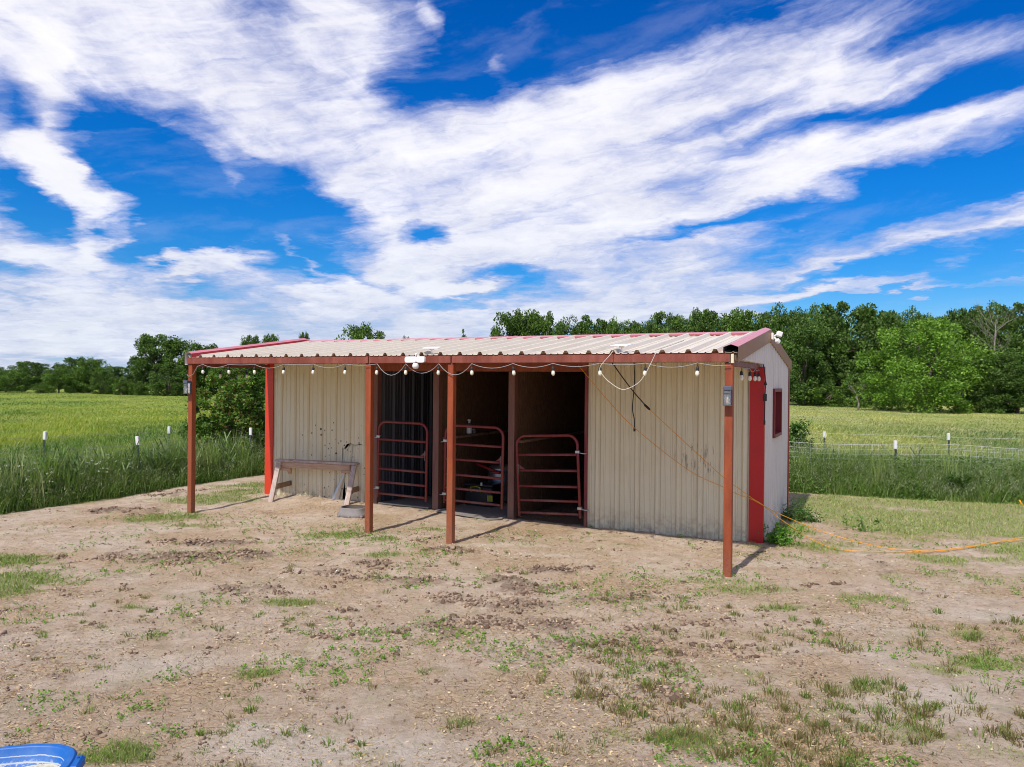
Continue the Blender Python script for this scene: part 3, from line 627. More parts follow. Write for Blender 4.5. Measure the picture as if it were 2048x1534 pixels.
# ================================================================ the ground
def axis(lo, hi, f0, f1, step, grow=1.18):
    a = list(np.arange(f0, f1, step)); s = step; x = f1
    while x < hi: a.append(x); s *= grow; x += s
    a.append(hi); s = step; x = f0 - step; b = []
    while x > lo: b.append(x); s *= grow; x -= s
    b.append(lo); return np.array(sorted(b + a))
def build_ground():
    xs = axis(-420, 420, -9.5, 10.0, 0.036, 1.13)
    ys = [3.3]; 
    while ys[-1] < 15.5: ys.append(ys[-1] + 0.0045 * ys[-1] + 0.004)
    s = ys[-1] - ys[-2]; y = ys[-1]
    while y < 700: s *= 1.10; y += s; ys.append(y)
    s = 0.05; y = 3.3
    while y > -60: s *= 1.3; y -= s; ys.insert(0, y)
    ys = np.array(ys); X, Y = np.meshgrid(xs, ys); nx, ny = len(xs), len(ys)
    Z = height(X, Y)
    V = np.stack([X, Y, Z], -1).reshape(-1, 3).astype(np.float32)
    i = (np.arange(ny - 1)[:, None] * nx + np.arange(nx - 1)[None, :]).ravel()
    Q = np.stack([i, i + 1, i + nx + 1, i + nx], 1).astype(np.int32)
    me = bpy.data.meshes.new('ground'); me.vertices.add(len(V)); me.vertices.foreach_set('co', V.ravel())
    me.loops.add(Q.size); me.loops.foreach_set('vertex_index', Q.ravel()); me.polygons.add(len(Q)); me.polygons.foreach_set('loop_start', np.arange(0, Q.size, 4, dtype=np.int32))
    me.polygons.foreach_set('use_smooth', np.ones(len(Q), bool)); me.update(calc_edges=True)
    x, y = V[:, 0].astype(float), V[:, 1].astype(float); near = (np.hypot(x, y) < 45)
    sd_ = edge_signed(x, y)
    def setattr_(n, v):
        a = me.attributes.new(n, 'FLOAT', 'POINT'); a.data.foreach_set('value', v.astype(np.float32))
    z0 = np.zeros(len(V))
    g = z0.copy(); g[near] = grass_mask(x[near], y[near]); setattr_('grass', g)
    mm = z0.copy(); mm[near] = mud_mask(x[near], y[near]); setattr_('mud', mm)
    pp = z0.copy(); pp[near] = pale_mask(x[near], y[near]); setattr_('pale', pp)
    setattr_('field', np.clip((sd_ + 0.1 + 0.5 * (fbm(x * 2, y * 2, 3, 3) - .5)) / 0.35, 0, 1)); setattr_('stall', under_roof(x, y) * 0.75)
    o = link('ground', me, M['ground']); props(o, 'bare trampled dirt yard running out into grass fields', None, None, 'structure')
build_ground()

# ================================================================ the shed
SH = thing('horse_shed', 'long tan metal horse shed with red trim, three stall openings and a post porch', 'shed', (OX, OY, 0), -YAW)
Z_BT = 2.545                                            # top of the porch beam
RS = 0.1387; T0, TR, T2 = -0.032, 2.66, 5.40            # roof slope, eave, ridge and rear eave lines
def zroof(t): return Z_BT + RS * ((t if t <= TR else 2 * TR - t) - T0)
SL0, SL1, SR0 = -8.76, -8.80, 0.03
def part(mb, name, mat, parent=None): return mb.build(name, mat, parent or SH)

PROFILE = [(-.042, 0), (-.018, .038), (.018, .038), (.042, 0), (.092, 0), (.098, .008), (.112, .008), (.118, 0), (.184, 0), (.190, .008), (.204, .008), (.210, 0), (.261, 0)]
def sheet_u(u0, u1, phase=0.0, pitch=0.305):
    """profile samples across a sheet from u0 to u1; ribs fall at phase + k*pitch"""
    pts = []
    k0 = int(math.floor((u0 - phase) / pitch)) - 1; k1 = int(math.ceil((u1 - phase) / pitch)) + 1
    full = []
    for k in range(k0, k1 + 1):
        for (u, h) in PROFILE: full.append((phase + (k + u / .305) * pitch, h))
    us = np.array([p[0] for p in full]); hs = np.array([p[1] for p in full])
    pts = [(u0, float(np.interp(u0, us, hs)))] + [(u, h) for u, h in full if u0 < u < u1] + [(u1, float(np.interp(u1, us, hs)))]
    return pts
def ribbed(mb, pts, P, lo, hi, zs=None, dent=None, thick=0.0015):
    """vertical sheet: P(u, h, z) -> point; lo(u), hi(u) ends; zs = number of rows"""
    n = zs or 1; vs = []; fs = []
    for (u, h) in pts:
        a, b = lo(u), hi(u)
        for j in range(n + 1):
            z = a + (b - a) * j / n; d = dent(u, z) if dent else 0
            vs.append(P(u, h + d, z))
    for i in range(len(pts) - 1):
        for j in range(n):
            a = i * (n + 1) + j; fs.append((a, a + n + 1, a + n + 2, a + 1))
    mb.add(vs, fs); return mb

# porch posts, beams
POST_S = [-8.66, -5.037, -3.668, 0.0]
for s in POST_S:
    b = MB(); zb = hz(*l2w(s - .045, .045).xy) - 0.12
    b.bbox((s - 0.09, 0, zb), (s, 0.09, 2.44), 0.006); part(b, 'post', M['post'])
for (a, b_) in [(-8.752, -5.075), (-5.06, -3.70), (-3.685, -0.028)]:
    b = MB(); b.bbox((a, -0.022, 2.442), (b_, 0.075, Z_BT - 0.006), 0.004); part(b, 'porch_beam', M['beam'])
# side beams from the end posts back to the wall, purlins under the porch roof, header over the stalls
for s in (-8.66, 0.0):
    b = MB(); b.bbox((s - 0.07, 0.092, 2.40), (s - 0.02, tw(s) - 0.03, 2.47), 0.004); part(b, 'side_beam', M['beam'])
for t_ in (0.75, 1.4):
    b = MB(); z = zroof(t_) - 0.012; b.box((SL1 + .1, t_ - .03, z - 0.09), (-0.05, t_ + .03, z - 0.001)); part(b, 'purlin', M['beam'])
for t_ in (3.0, 3.9, 4.7):
    b = MB(); z = zroof(t_) - 0.012; b.box((-8.6, t_ - .03, z - 0.09), (-0.05, t_ + .03, z - 0.001)); part(b, 'purlin', M['beam'])
b = MB(); sa, sb = -6.42, -2.50
b.add([(sa, tw(sa) - .035, 2.36), (sb, tw(sb) - .035, 2.36), (sb, tw(sb) + .05, 2.36), (sa, tw(sa) + .05, 2.36), (sa, tw(sa) - .035, 2.50), (sb, tw(sb) - .035, 2.50), (sb, tw(sb) + .05, 2.50), (sa, tw(sa) + .05, 2.50)],
      [(0, 3, 2, 1), (4, 5, 6, 7), (0, 1, 5, 4), (1, 2, 6, 5), (2, 3, 7, 6), (3, 0, 4, 7)]); part(b, 'header_beam', M['post'])

# roof sheets, front and rear slope
n_sh = 10; wsh = (SR0 + 0.02 - SL0) / n_sh
for slope in (0, 1):
    for i in range(n_sh):
        u0 = SL0 + i * wsh; u1 = u0 + wsh; up = 0.0012 * (i % 2)
        pts = sheet_u(u0, u1, phase=-1.415)
        b = MB(); vs = []; fs = []
        ta, tb = (T0, TR) if slope == 0 else (TR, T2)
        for (u, h) in pts:
            for j in range(5):
                t_ = ta + (tb - ta) * j / 4; vs.append((u, t_, zroof(t_) + h * 1.12 + up + 0.002))
        for k in range(len(pts) - 1):
            for j in range(4): fs.append((k * 5 + j, (k + 1) * 5 + j, (k + 1) * 5 + j + 1, k * 5 + j + 1))
        b.add(vs, fs); part(b, 'roof_panel', M['roof'])
# ridge cap: folded strip, hovering on the ribs
b = MB(); zr = zroof(TR) + 0.038
prof = [(-0.16, -0.16 * RS - .02), (-0.16, -0.16 * RS), (0, .012), (0.16, -0.16 * RS), (0.16, -0.16 * RS - .02)]
vs = []; 
for s in (SL1 - .0, SR0 - 0.03):
    for (dt, dz) in prof: vs.append((s, TR + dt, zr + dz))
    for (dt, dz) in prof: vs.append((s, TR + dt, zr + dz - 0.004))
fs = []
for i in range(4): fs += [(i, i + 1, 10 + i + 1, 10 + i), (5 + i, 15 + i, 15 + i + 1, 5 + i + 1)]
b.add(vs, fs); part(b, 'ridge_cap', M['pink'])

# rake trims: folded metal, painted outside, primed inside
def rake(side, front):
    s0 = (SR0 + 0.035) if side > 0 else (SL0 - 0.0)
    out = [(-.165, -.028), (-.163, .034), (-.080, .064), (0.0, .036), (0.0, -.142), (-.012, -.150)]
    ta, tb = (T0 - .03, TR) if front else (TR, T2 + .02)
    s_sl = (0.0, 0.0)
    def pt(o, dz, t_, off):
        ss = s0 + side * (o) + (0 if side > 0 else 0)
        return (ss, t_, zroof(min(t_, T2)) + 0.036 + dz)
    names = []
    for skin, mat in ((0, M['pink']), (1, M['brown'] if side > 0 else M['white_back'])):
        b = MB(); vs = []; fs = []; k = len(out); q = [(o + (0.004 if i < 2 else (-.004 if i > 3 else 0)), d - (0.004 if 1 <= i <= 3 else 0)) for i, (o, d) in enumerate(out)] if skin else out
        for t_ in (ta, tb):
            for (o, d) in q: vs.append(pt(o, d, t_, 0))
        for i in range(k - 1):
            f = (i, i + 1, k + i + 1, k + i); fs.append(f)
        b.add(vs, fs); names.append((b, mat))
    o = part(names[0][0], 'rake_trim', None)
    o.data.materials.append(M['pink']); o.data.materials.append(M['brown'])
    if side > 0:
        for i, p_ in enumerate(o.data.polygons): p_.material_index = 1 if i >= 3 else 0
    else:
        o.data.materials[1] = M['red']
        for i, p_ in enumerate(o.data.polygons): p_.material_index = 1 if i == 0 else 0  # shaded inner lip painted the darker red, lit folds keep the sheen pink
    names[1][0].build('trim_lining', M['white_back'] if side < 0 else M['dark_tin'], o)
for sd_ in (1, -1):
    for fr in (True, False): rake(sd_, fr)
# white wood closure peeping out under the right-hand front corner
b = MB(); b.bbox((-0.022, -0.02, 2.43), (0.012, 0.03, 2.535), .003); part(b, 'closure_block', M['cream'])
b = MB(); b.bbox((-0.05, 0.0, 2.43), (-0.03, 0.03, 2.50), .003); part(b, 'closure_block', M['galv'])

# front wall sheets (behind the porch)
def wallP(u, h, z): 
    return (u, tw(u) - h - 0.002, z)
def wall_run(s0, s1, n, mat, phase, lo=None, dentf=None, name='wall_panel', rows=8):
    w = (s1 - s0) / n
    for i in range(n):
        u0 = s0 + i * w; b = MB(); pts = sheet_u(u0, u0 + w, phase)
        ribbed(b, pts, lambda u, h, z, k=i: wallP(u, h + 0.001 * (k % 2), z), lo or (lambda u: hz(*l2w(u, tw(u)).xy) - 0.05), lambda u: zroof(tw(u)) - 0.03, rows, dentf)
        part(b, name, mat)
def dentL(u, z):
    return 0.012 * (math.sin(u * 9 + z * 1.3) * math.sin(z * 2.3 + u)) * (1 if z < 1.4 else 0.35)
TEAR_A, TEAR_B = -7.00, -6.66                     # torn sheet
def loL(u):
    g = hz(*l2w(u, tw(u)).xy) - 0.05
    if -7.06 < u < -6.93: return g + 0.05 + max(0.0, (u + 7.06) / 0.13) * 0.40
    return g
wall_run(-8.60, -7.72, 1, M['wall'], -8.42, None, dentL)
wall_run(-7.72, -7.03, 1, M['wall'], -8.42, None, dentL)
def torn_panel():
    s0, s1 = -7.03, -6.36
    pts = sheet_u(s0, s1, -8.42); b = MB()
    # upper piece down to the crease
    zc = lambda u: 1.075 + 0.012 * math.sin(u * 30) - (0.07 if u < -6.95 else 0)
    ribbed(b, pts, wallP, lambda u: zc(u), lambda u: zroof(tw(u)) - 0.03, 6, dentL)
    part(b, 'wall_panel', M['wall'])
    # lower piece, pushed in at its top left and bent away at its foot
    def d2(u, z):
        k = max(0, (z - 0.6) / 0.46); k = min(1, k)
        return -0.075 * k * math.exp(-((u + 6.90) / 0.10) ** 2) - 0.008 * k + dentL(u, z) * .7
    b = MB(); ribbed(b, [p for p in pts if p[0] >= -7.031], wallP, lambda u: (hz(*l2w(u, tw(u)).xy) - 0.05) if u > -6.94 or u < -7.029 else 0.56 - (0.40 * max(0, (-6.94 - u) / .09)) * (1 if u < -6.99 else .5), lambda u: zc(u) - (0.012 if u < -6.60 else 0.002), 10, d2)
    part(b, 'wall_panel', M['wall'])
    b = MB(); z0 = hz(*l2w(-7.1, tw(-7.1)).xy)
    A = [(-6.965, 0.52), (-7.00, 0.36), (-7.05, 0.20), (-7.10, 0.0)]; vs = []; fs = []
    for (u, z) in A:
        wd = 0.02 + 0.14 * (0.52 - z) / 0.52
        for k in range(4):
            a = k / 3; vs.append((u - wd * .75 * a + 0.02, tw(u) - 0.03 - 0.16 * (0.52 - z) * math.sin(a * 2.2), z0 + z + 0.0))
    for i in range(3):
        for k in range(3): fs.append((i * 4 + k, (i + 1) * 4 + k, (i + 1) * 4 + k + 1, i * 4 + k + 1))
    b.add(vs, fs, 0, True); part(b, 'torn_flap', M['galv'])
torn_panel()
wall_run(-2.49, -1.78, 1, M['wall'], -2.33, None, lambda u, z: 0.004 * math.sin(u * 8 + z * 3))
wall_run(-1.78, -0.865, 1, M['wall'], -2.33, None, lambda u, z: 0.004 * math.sin(u * 8 + z * 3))
wall_run(-0.865, 0.012, 1, M['wall'], -2.33, None, lambda u, z: 0.004 * math.sin(u * 7 - z * 3))

# gable and end walls, back wall
def end_wall(s, sgn, mat, ops, name='wall_panel'):
    t0, t1 = tw(s) + (0.0 if sgn > 0 else .0) + .012, 5.15
    n = 4; w = (t1 - t0) / n
    for i in range(n):
        u0 = t0 + i * w; pts = sheet_u(u0, u0 + w, 2.36, 0.2)
        cuts = [o for o in ops if o[0] < u0 + w and o[1] > u0]
        P = lambda u, h, z, k=i: (s + sgn * (h * 1.0 + .001 * (k % 2)), u, z)
        lo = lambda u: hz(*l2w(s, u).xy) - 0.08
        b = MB()
        if cuts:
            ta, tb, za, zb = cuts[0]; A, B = max(ta, u0), min(tb, u0 + w)
            for (x0, x1, f0, f1) in ((u0, A, lo, zroof), (B, u0 + w, lo, zroof), (A, B, lo, lambda u: za), (A, B, lambda u: zb, zroof)):
                if x1 - x0 > 0.005: ribbed(b, sheet_u(x0, x1, 2.36, 0.2), P, f0, (lambda u, f=f1: f(u) - (0.02 if f is zroof else 0)), 2)
        else: ribbed(b, pts, P, lo, lambda u: zroof(u) - 0.02, 4)
        part(b, name, mat)
WT0, WT1, WZ0, WZ1 = 3.13, 3.93, 1.44, 2.08
end_wall(SR0 - .012, 1, M['side'], [(WT0, WT1, WZ0, WZ1)])
end_wall(-8.70, -1, M['side'], [])
for (ss, sg) in ((SR0 - .012, 1), (-8.70, -1)):                     # gable infill over the porch end
    for (ta, tb) in ((.10, 1.10), (1.10, tw(ss) + .01)):
        b = MB(); ribbed(b, sheet_u(ta, tb, 2.36, 0.2), lambda u, h, z: (ss + sg * h, u, z), lambda u: 2.475, lambda u: zroof(u) - .02, 1); part(b, 'gable_sheet', M['side'])
for i in range(10):
    u0 = -8.70 + i * 0.872; b = MB()
    ribbed(b, sheet_u(u0, u0 + .872, -8.6), lambda u, h, z, k=i: (u, 5.15 + h + .001 * (k % 2), z), lambda u: hz(*l2w(u, 5.15).xy) - .06, lambda u: zroof(5.15) - .02, 1); part(b, 'wall_panel', M['side'])
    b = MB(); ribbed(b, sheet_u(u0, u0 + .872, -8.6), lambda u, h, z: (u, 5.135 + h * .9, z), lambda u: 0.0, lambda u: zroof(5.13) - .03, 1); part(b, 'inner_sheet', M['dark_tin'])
# window in the gable wall
wn = MB()
for (lo, hi) in (((SR0 - .06, WT0 - .05, WZ0 - .05), (SR0 + .045, WT0, WZ1 + .05)), ((SR0 - .06, WT1, WZ0 - .05), (SR0 + .045, WT1 + .05, WZ1 + .05)),
                 ((SR0 - .06, WT0 + .001, WZ1), (SR0 + .043, WT1 - .001, WZ1 + .05)), ((SR0 - .06, WT0 + .001, WZ0 - .05), (SR0 + .050, WT1 - .001, WZ0))): wn.bbox(lo, hi, .003)
wo = part(wn, 'window', M['window_red'])
b = MB(); b.box((SR0 - .052, WT0 + .001, WZ0 + .001), (SR0 - .046, WT1 - .001, WZ1 - .001)); b.build('pane', M['slate'], wo)
b = MB(); b.box((SR0 - .045, (WT0 + WT1) / 2 - .015, WZ0 + .001), (SR0 - .025, (WT0 + WT1) / 2 + .015, WZ1 - .001)); b.build('sash_bar', M['red'], wo)
# corner trims
def corner(s0, s1, ta, depth, mat, sgn, zb, name='corner_trim'):
    b = MB(); zt = 2.435 if sgn > 0 else zroof(ta) - .03
    b.add([(s0, ta - .034, zb), (s1, ta - .034, zb + .0), (s1, ta - .034, zt), (s0, ta - .034, zt), (s0, ta - .02, zb), (s1, ta - .02, zb), (s1, ta - .02, zt), (s0, ta - .02, zt)],
          [(0, 1, 2, 3), (7, 6, 5, 4), (0, 4, 5, 1), (3, 2, 6, 7), (0, 3, 7, 4), (1, 5, 6, 2)])
    sE = s1 if sgn > 0 else s0
    b.box((min(sE, sE + sgn * .004), ta - .034, zb), (max(sE, sE + sgn * .004), ta + depth, zt)); return part(b, name, mat)
g0 = hz(*l2w(0, 2.1).xy)
corner(-0.135, SR0 + .026, tw(0), .035, M['corner_red'], 1, g0 - .03)
corner(-8.77, -8.585, tw(-8.7), .10, M['redor'], -1, hz(*l2w(-8.7, 1.8).xy) - .06)
b = MB(); gz = hz(*l2w(.05, 5.15).xy) - .05; b.box((SR0 - .05, 5.185, gz), (SR0 + .03, 5.195, zroof(5.2) - .03)); b.box((SR0 + .022, 5.08, gz), (SR0 + .030, 5.184, zroof(5.2) - .03)); part(b, 'corner_trim', M['red'])
b = MB(); b.box((-8.76, 5.185, -.05), (-8.65, 5.195, zroof(5.2) - .03)); part(b, 'corner_trim', M['red'])
# jambs and pillars of the stall openings
for (s0, s1, mat, nm) in ((-6.36, -6.27, M['pillar'], 'door_jamb'), (-2.53, -2.488, M['gate'], 'door_jamb'), (-5.175, -5.06, M['pillar'], 'stall_pillar'), (-3.80, -3.69, M['pillar'], 'stall_pillar')):
    b = MB(); t_ = tw(s0); gz = hz(*l2w(s0, t_).xy) - .08
    b.bbox((s0, t_ - .05, gz), (s1, t_ + .07, 2.36), .005); part(b, nm, mat)
# partitions: strand board between the stalls, bare sheet on the left one
for s in (-5.10, -3.735, -2.44):
    for k in range(3):
        ta = tw(s) + .09 + k * 1.0; tb = min(ta + .993, 5.12)
        b = MB(); b.box((s, ta, hz(*l2w(s, ta).xy) - .05), (s + .02, tb, 2.48)); part(b, 'partition_board', M['osb'])
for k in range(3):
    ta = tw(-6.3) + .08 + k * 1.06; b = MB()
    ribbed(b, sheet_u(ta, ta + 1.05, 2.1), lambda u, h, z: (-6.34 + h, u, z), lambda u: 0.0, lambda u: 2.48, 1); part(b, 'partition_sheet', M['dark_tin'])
for s in (-5.08, -3.715):
    b = MB(); b.bbox((s, tw(s) + .1, 1.22), (s + .09, 4.9, 1.26), .004); part(b, 'girt', M['wood_dark'])
# round vent lamp under the eave of the middle stall
b = MB(); b.lathe([(0.0, 0), (.06, 0), (.05, -.05), (0.02, -.06), (0, -.06)], 12, (-4.35, 1.25, zroof(1.25) - .02)); part(b, 'ceiling_lamp', M['cream'])

# ---------------------------------------------------------------- porch and roof fittings
def onshed(name, label, cat, s, t_, z, group=None, rot=0): return thing(name, label, cat, l2w(s, t_, z), -YAW + rot, group)

def lantern(s, label):
    r = onshed('wall_lantern', label, 'lantern', s, -0.002, 1.96, 'lanterns on the porch posts')
    r.scale = (.8, .8, .8)
    b = MB(); b.bbox((-.045, -.012, -.02), (.045, 0, .25), .004); b.build('back_plate', M['slate'], r)
    b = MB(); b.bbox((-.058, -.125, .205), (.058, -.014, .262), .006); b.build('cap', M['slate'], r)
    b = MB()
    for x in (-.05, .05):
        for y in (-.115, -.025): b.bbox((x - .006, y - .006, .0), (x + .006, y + .006, .204), .001)
    b.bbox((-.056, -.121, -.012), (.056, -.019, -.001), .002)
    b.box((-.044, -.119, .16), (.044, -.112, .168)); b.build('cage', M['slate'], r)
    b = MB(); b.box((-.043, -.108, .001), (.043, -.032, .203)); b.build('glass', M['lamp_glass'], r)
    b = MB(); b.lathe([(0, .003), (.018, .003), (.018, .09), (.01, .11), (0, .112)], 10, (0, -.07, 0)); b.build('candle_bulb', M['cream'], r)
    return r
lantern(-0.045, 'square glass lantern on the right front porch post'); lantern(-8.705, 'square glass lantern on the far left porch post')

def lightbar():
    r = onshed('security_light', 'white two-winged security light on the porch beam between the middle posts', 'security light', -4.22, -0.05, 2.49)
    def wing(x0, x1, yo, ang):
        b = MB(); poly = []
        w, h, c = x1 - x0, .085, .03
        for (cx, cy, a0) in ((w - c, h / 2 - c, 0), (c, h / 2 - c, 90), (c, -h / 2 + c, 180), (w - c, -h / 2 + c, 270)):
            for k in range(4): a = R(a0 + k * 30); poly.append((cx + c * math.cos(a), cy + c * math.sin(a)))
        ca, sa = math.cos(ang), math.sin(ang)
        b.prism(poly, lambda p: (x0 + p[0] * ca, yo - p[0] * sa - .035, p[1]), lambda p: (x0 + p[0] * ca, yo - p[0] * sa, p[1])); return b
    wing(-.165, .035, -.02, 0.10).build('lamp_head', M['white_plastic'], r); wing(.038, .165, -.045, -0.12).build('lamp_head', M['white_plastic'], r)
    b = MB(); b.lathe([(0, .0), (.03, -.005), (.045, -.03), (.047, -.055), (.03, -.08), (0, -.085)], 12, (.01, -.045, -.045)); b.build('sensor', M['white_plastic'], r)
    b = MB(); b.tube([(0, -.02, .04), (-.01, -.02, .075), (.015, .0, .085)], .012, 8); b.bbox((-.03, -.004, .03), (.03, .03, .06), .003); b.build('bracket', M['white_plastic'], r)
lightbar()
def solar(s, label, rotz):
    t_ = 0.06; r = onshed('solar_panel', label, 'solar panel', s, t_, zroof(t_) + .003, 'small solar panels on the eave', rotz)
    b = MB(); b.bbox((-.025, -.02, 0), (.025, .02, .012), .002); b.tube([(0, 0, .01), (0, 0, .075)], .009, 8); b.tube([(-.03, 0, .075), (.03, 0, .075)], .012, 8); b.build('stand', M['white_plastic'], r)
    b = MB(); a = 0.16
    b.bbox((-.115, -.085, -.006), (.115, .085, .006), .003); b.v = [(x, y * math.cos(a) - z * math.sin(a), y * math.sin(a) + z * math.cos(a) + .094) for x, y, z in b.v]; b.build('panel', M['white_plastic'], r)
solar(-4.05, 'small white solar panel on the eave left of centre, above the two-winged light', 0.25); solar(-1.33, 'small white solar panel on the eave at right, between the white cord ends', -0.12)
def ridge_light():
    r = onshed('security_light', 'white twin-head security light high on the right gable peak', 'security light', SR0 + .04, TR + .02, zroof(TR) - .03)
    b = MB(); b.bbox((0, -.05, -.05), (.03, .05, .05), .006); b.tube([(.03, 0, 0), (.07, 0, .02), (.09, .02, .02)], .014, 8); b.tube([(.03, 0, 0), (.06, .0, -.05), (.08, .01, -.07)], .012, 8); b.build('bracket', M['white_plastic'], r)
    for (c, e, sz) in (((.105, .0, .03), (0.35, 0.3, .5), .040), ((.085, -.0, -.07), (0.7, .2, .9), .033)):
        b = MB(); b.bbox((-sz, -sz * .8, -sz), (sz, sz * .8, sz), .012); mt_ = Matrix.Rotation(e[2], 4, 'Z') @ Matrix.Rotation(e[0], 4, 'Y')
        b.v = [tuple((mt_ @ Vector(v)) + Vector(c)) for v in b.v]; b.build('lamp_head', M['white_plastic'], r)
ridge_light()

# string lights
bulb_b = MB(); bulb_b.lathe([(.012, -.075), (.022, -.09), (.0285, -.118), (.026, -.138), (.014, -.152), (0, -.155)], 12); bulb_me = bulb_b.mesh('bulb'); bulb_me.materials.append(M['bulb'])
sock_b = MB(); sock_b.lathe([(0, -.025), (.012, -.026), (.021, -.045), (.0235, -.078), (.019, -.083), (0, -.083)], 12); sock_b.tube([(0, 0, .0), (.002, 0, -.03)], .0045, 6); sock_me = sock_b.mesh('socket'); sock_me.materials.append(M['black_rubber'])
def strand(label, pts, sags, drop, name='string_light', ends=None, cable=None):
    """pts: shed coordinates of the hooks; each carries a bulb"""
    r = onshed(name, label, 'string light', *pts[0], 'strings of bulbs round the porch'); o = Vector(pts[0]); P = [Vector(p) - o for p in pts]
    path = []
    for i in range(len(P) - 1):
        for k in range(8):
            a = k / 8; p = P[i].lerp(P[i + 1], a); p.z -= 4 * sags[i] * a * (1 - a); path.append(p)
    path.append(P[-1])
    if ends: path = [Vector(e) - o for e in ends[0]] + path + [Vector(e) - o for e in ends[1]]
    b = MB(); b.tube(path, .0045, 6); b.build('cable', cable or M['grey_cable'], r)
    for i, p in enumerate(P):
        dz = drop[i] if isinstance(drop, (list, tuple)) else drop
        k = link('bulb', bulb_me, None, r, p + Vector((0, 0, -dz))); k.scale = (.84, .84, .9); k.rotation_euler = (random.uniform(-.09, .09), random.uniform(-.09, .09), 0)
        link('socket', sock_me, None, k)
        if dz > .012:
            c = MB(); c.tube([(0, 0, dz), (.003, 0, -.03)], .004, 6); c.build('drop_cord', M['black_rubber'], k)
PXS = [405.7, 457, 509, 568, 627, 690, 754.5, 811.5, 877.7, 943.6, 1026, 1105.6, 1199.5, 1291, 1395]
FS = [tpt(x, 745, -.03).x for x in PXS]
sags = [.05, .01, .06, .01, .055, .02, .16, .13, .15, .06, .05, .04, .02, .05]
strand('long string of cream bulbs hung along the front porch beam', [(s, -.032, 2.432) for s in FS], sags, 0.015,
       ends=([(-8.755, -.02, 2.27), (-8.70, -.03, 2.235), (-8.60, -.03, 2.27), (-8.5, -.03, 2.40)], [(-.2, -.032, 2.40), (-.02, -.03, 2.405)]))
lp = [spt(440, 740, -8.64), spt(493, 743, -8.64)]
strand('short string of bulbs on the left side beam of the porch, against the shrub', [(-8.64, lp[0].y, 2.37), (-8.64, lp[1].y, 2.37)], [.03], .015)
rp = [spt(x, 745, -.015).y for x in (1482, 1499, 1510, 1517, 1523, 1527)]
strand('bunched string of bulbs on the right side beam, by the red corner trim', [(-.012, t_, 2.395) for t_ in rp], [.01, .04, .02, .02, .02], .02)

def cord(name, label, mat, path, r, cat='cord', extra=None, smooth_it=True, parts=None):
    P = [Vector(p) for p in path]
    if smooth_it and len(P) > 3:                        # catmull-rom
        Q = []
        for i in range(len(P) - 1):
            p0 = P[max(i - 1, 0)]; p1 = P[i]; p2 = P[i + 1]; p3 = P[min(i + 2, len(P) - 1)]
            for k in range(6):
                t_ = k / 6; Q.append(0.5 * ((2 * p1) + (p2 - p0) * t_ + (2 * p0 - 5 * p1 + 4 * p2 - p3) * t_ ** 2 + (3 * p1 - p0 - 3 * p2 + p3) * t_ ** 3))
        P = Q + [P[-1]]
    c = P[0].copy(); root = thing(name, label, cat, c)
    b = MB(); b.tube([p - c for p in P], r, 7); b.build('cable', mat, root)
    for (nm, mb, mt_) in (parts or []):
        mb.v = [tuple(Vector(v) - c) for v in mb.v]; mb.build(nm, mt_, root)
    return root
def onp(px, py, t_): L = tpt(px, py, t_); return l2w(*L)
# orange cords from the porch roof down to the yard at right
tl = lambda x: 1.75 + 0.22 * max(0.0, min(1.0, (x - 1157) / 370.0))
up = [(1294, 814), (1368, 883), (1447, 955), (1474, 974.5), (1505, 997), (1523, 1008)]
lw = [(1157, 731), (1210, 794), (1268, 855), (1375, 939), (1447.5, 974.5), (1474, 988), (1502, 998), (1523, 1009)]
def gp(px, py, z=.035):
    g = gpt(px, py, z); g.z = hz(g.x, g.y) + .022; return g
def air(px, py, d):
    dd = px_dir(px, py); return Vector((0, 0, CH)) + dd * (d / dd.y)
cord('extension_cord', 'orange extension cord plugged to the black lead, upper of the two crossing the right wall', M['orange'],
     [onp(x, y, tl(x)) for x, y in up] + [air(1555, 1034, 10.15), air(1590, 1058, 10.25), air(1620, 1077, 10.3), gp(1658, 1092), gp(1694, 1098.7), gp(1762, 1102), gp(1848, 1101.5), gp(1898, 1096), gp(1959, 1089), gp(2048, 1074), gp(2120, 1070)], .0048)
cord('extension_cord', 'orange extension cord from the stall opening, lower of the two crossing the right wall', M['orange'],
     [onp(x, y, tl(x) + .04) for x, y in lw] + [air(1555, 1026, 10.35), air(1620, 1054, 10.5), air(1660, 1068, 10.45), air(1694, 1078.5, 10.35), gp(1740, 1090), gp(1791, 1097), gp(1870, 1100), gp(1934, 1093), gp(1988, 1084.5), gp(2048, 1078), gp(2110, 1076)], .0048)
b = MB(); J = onp(1294, 814, tl(1294)); dr = (onp(1310, 829, tl(1300)) - J).normalized()
b.tube([J - dr * .06, J - dr * .03, J + dr * .03, J + dr * .06], [.012, .017, .017, .011], 8)
cord('power_lead', 'black lead slanting from the porch roof to the orange cord plug', M['black_rubber'], [onp(1222, 722, 1.75), onp(1246, 756, 1.755), onp(1270, 787, 1.76), onp(1294, 814, tl(1294))], .0085, parts=[('plug', b, M['black_rubber'])])
b = MB(); e = onp(1269, 858, 1.9); b.tube([e + Vector((0, 0, .03)), e, e - Vector((0, 0, .035))], [.010, .017, .015], 8)
cord('power_lead', 'black lead hanging straight down the right wall with a plug at its end', M['black_rubber'], [onp(1268, 722, 1.9), onp(1269, 765, 1.9), onp(1265, 815, 1.9), onp(1268.5, 838, 1.9), e], .0075, parts=[('plug', b, M['black_rubber'])])
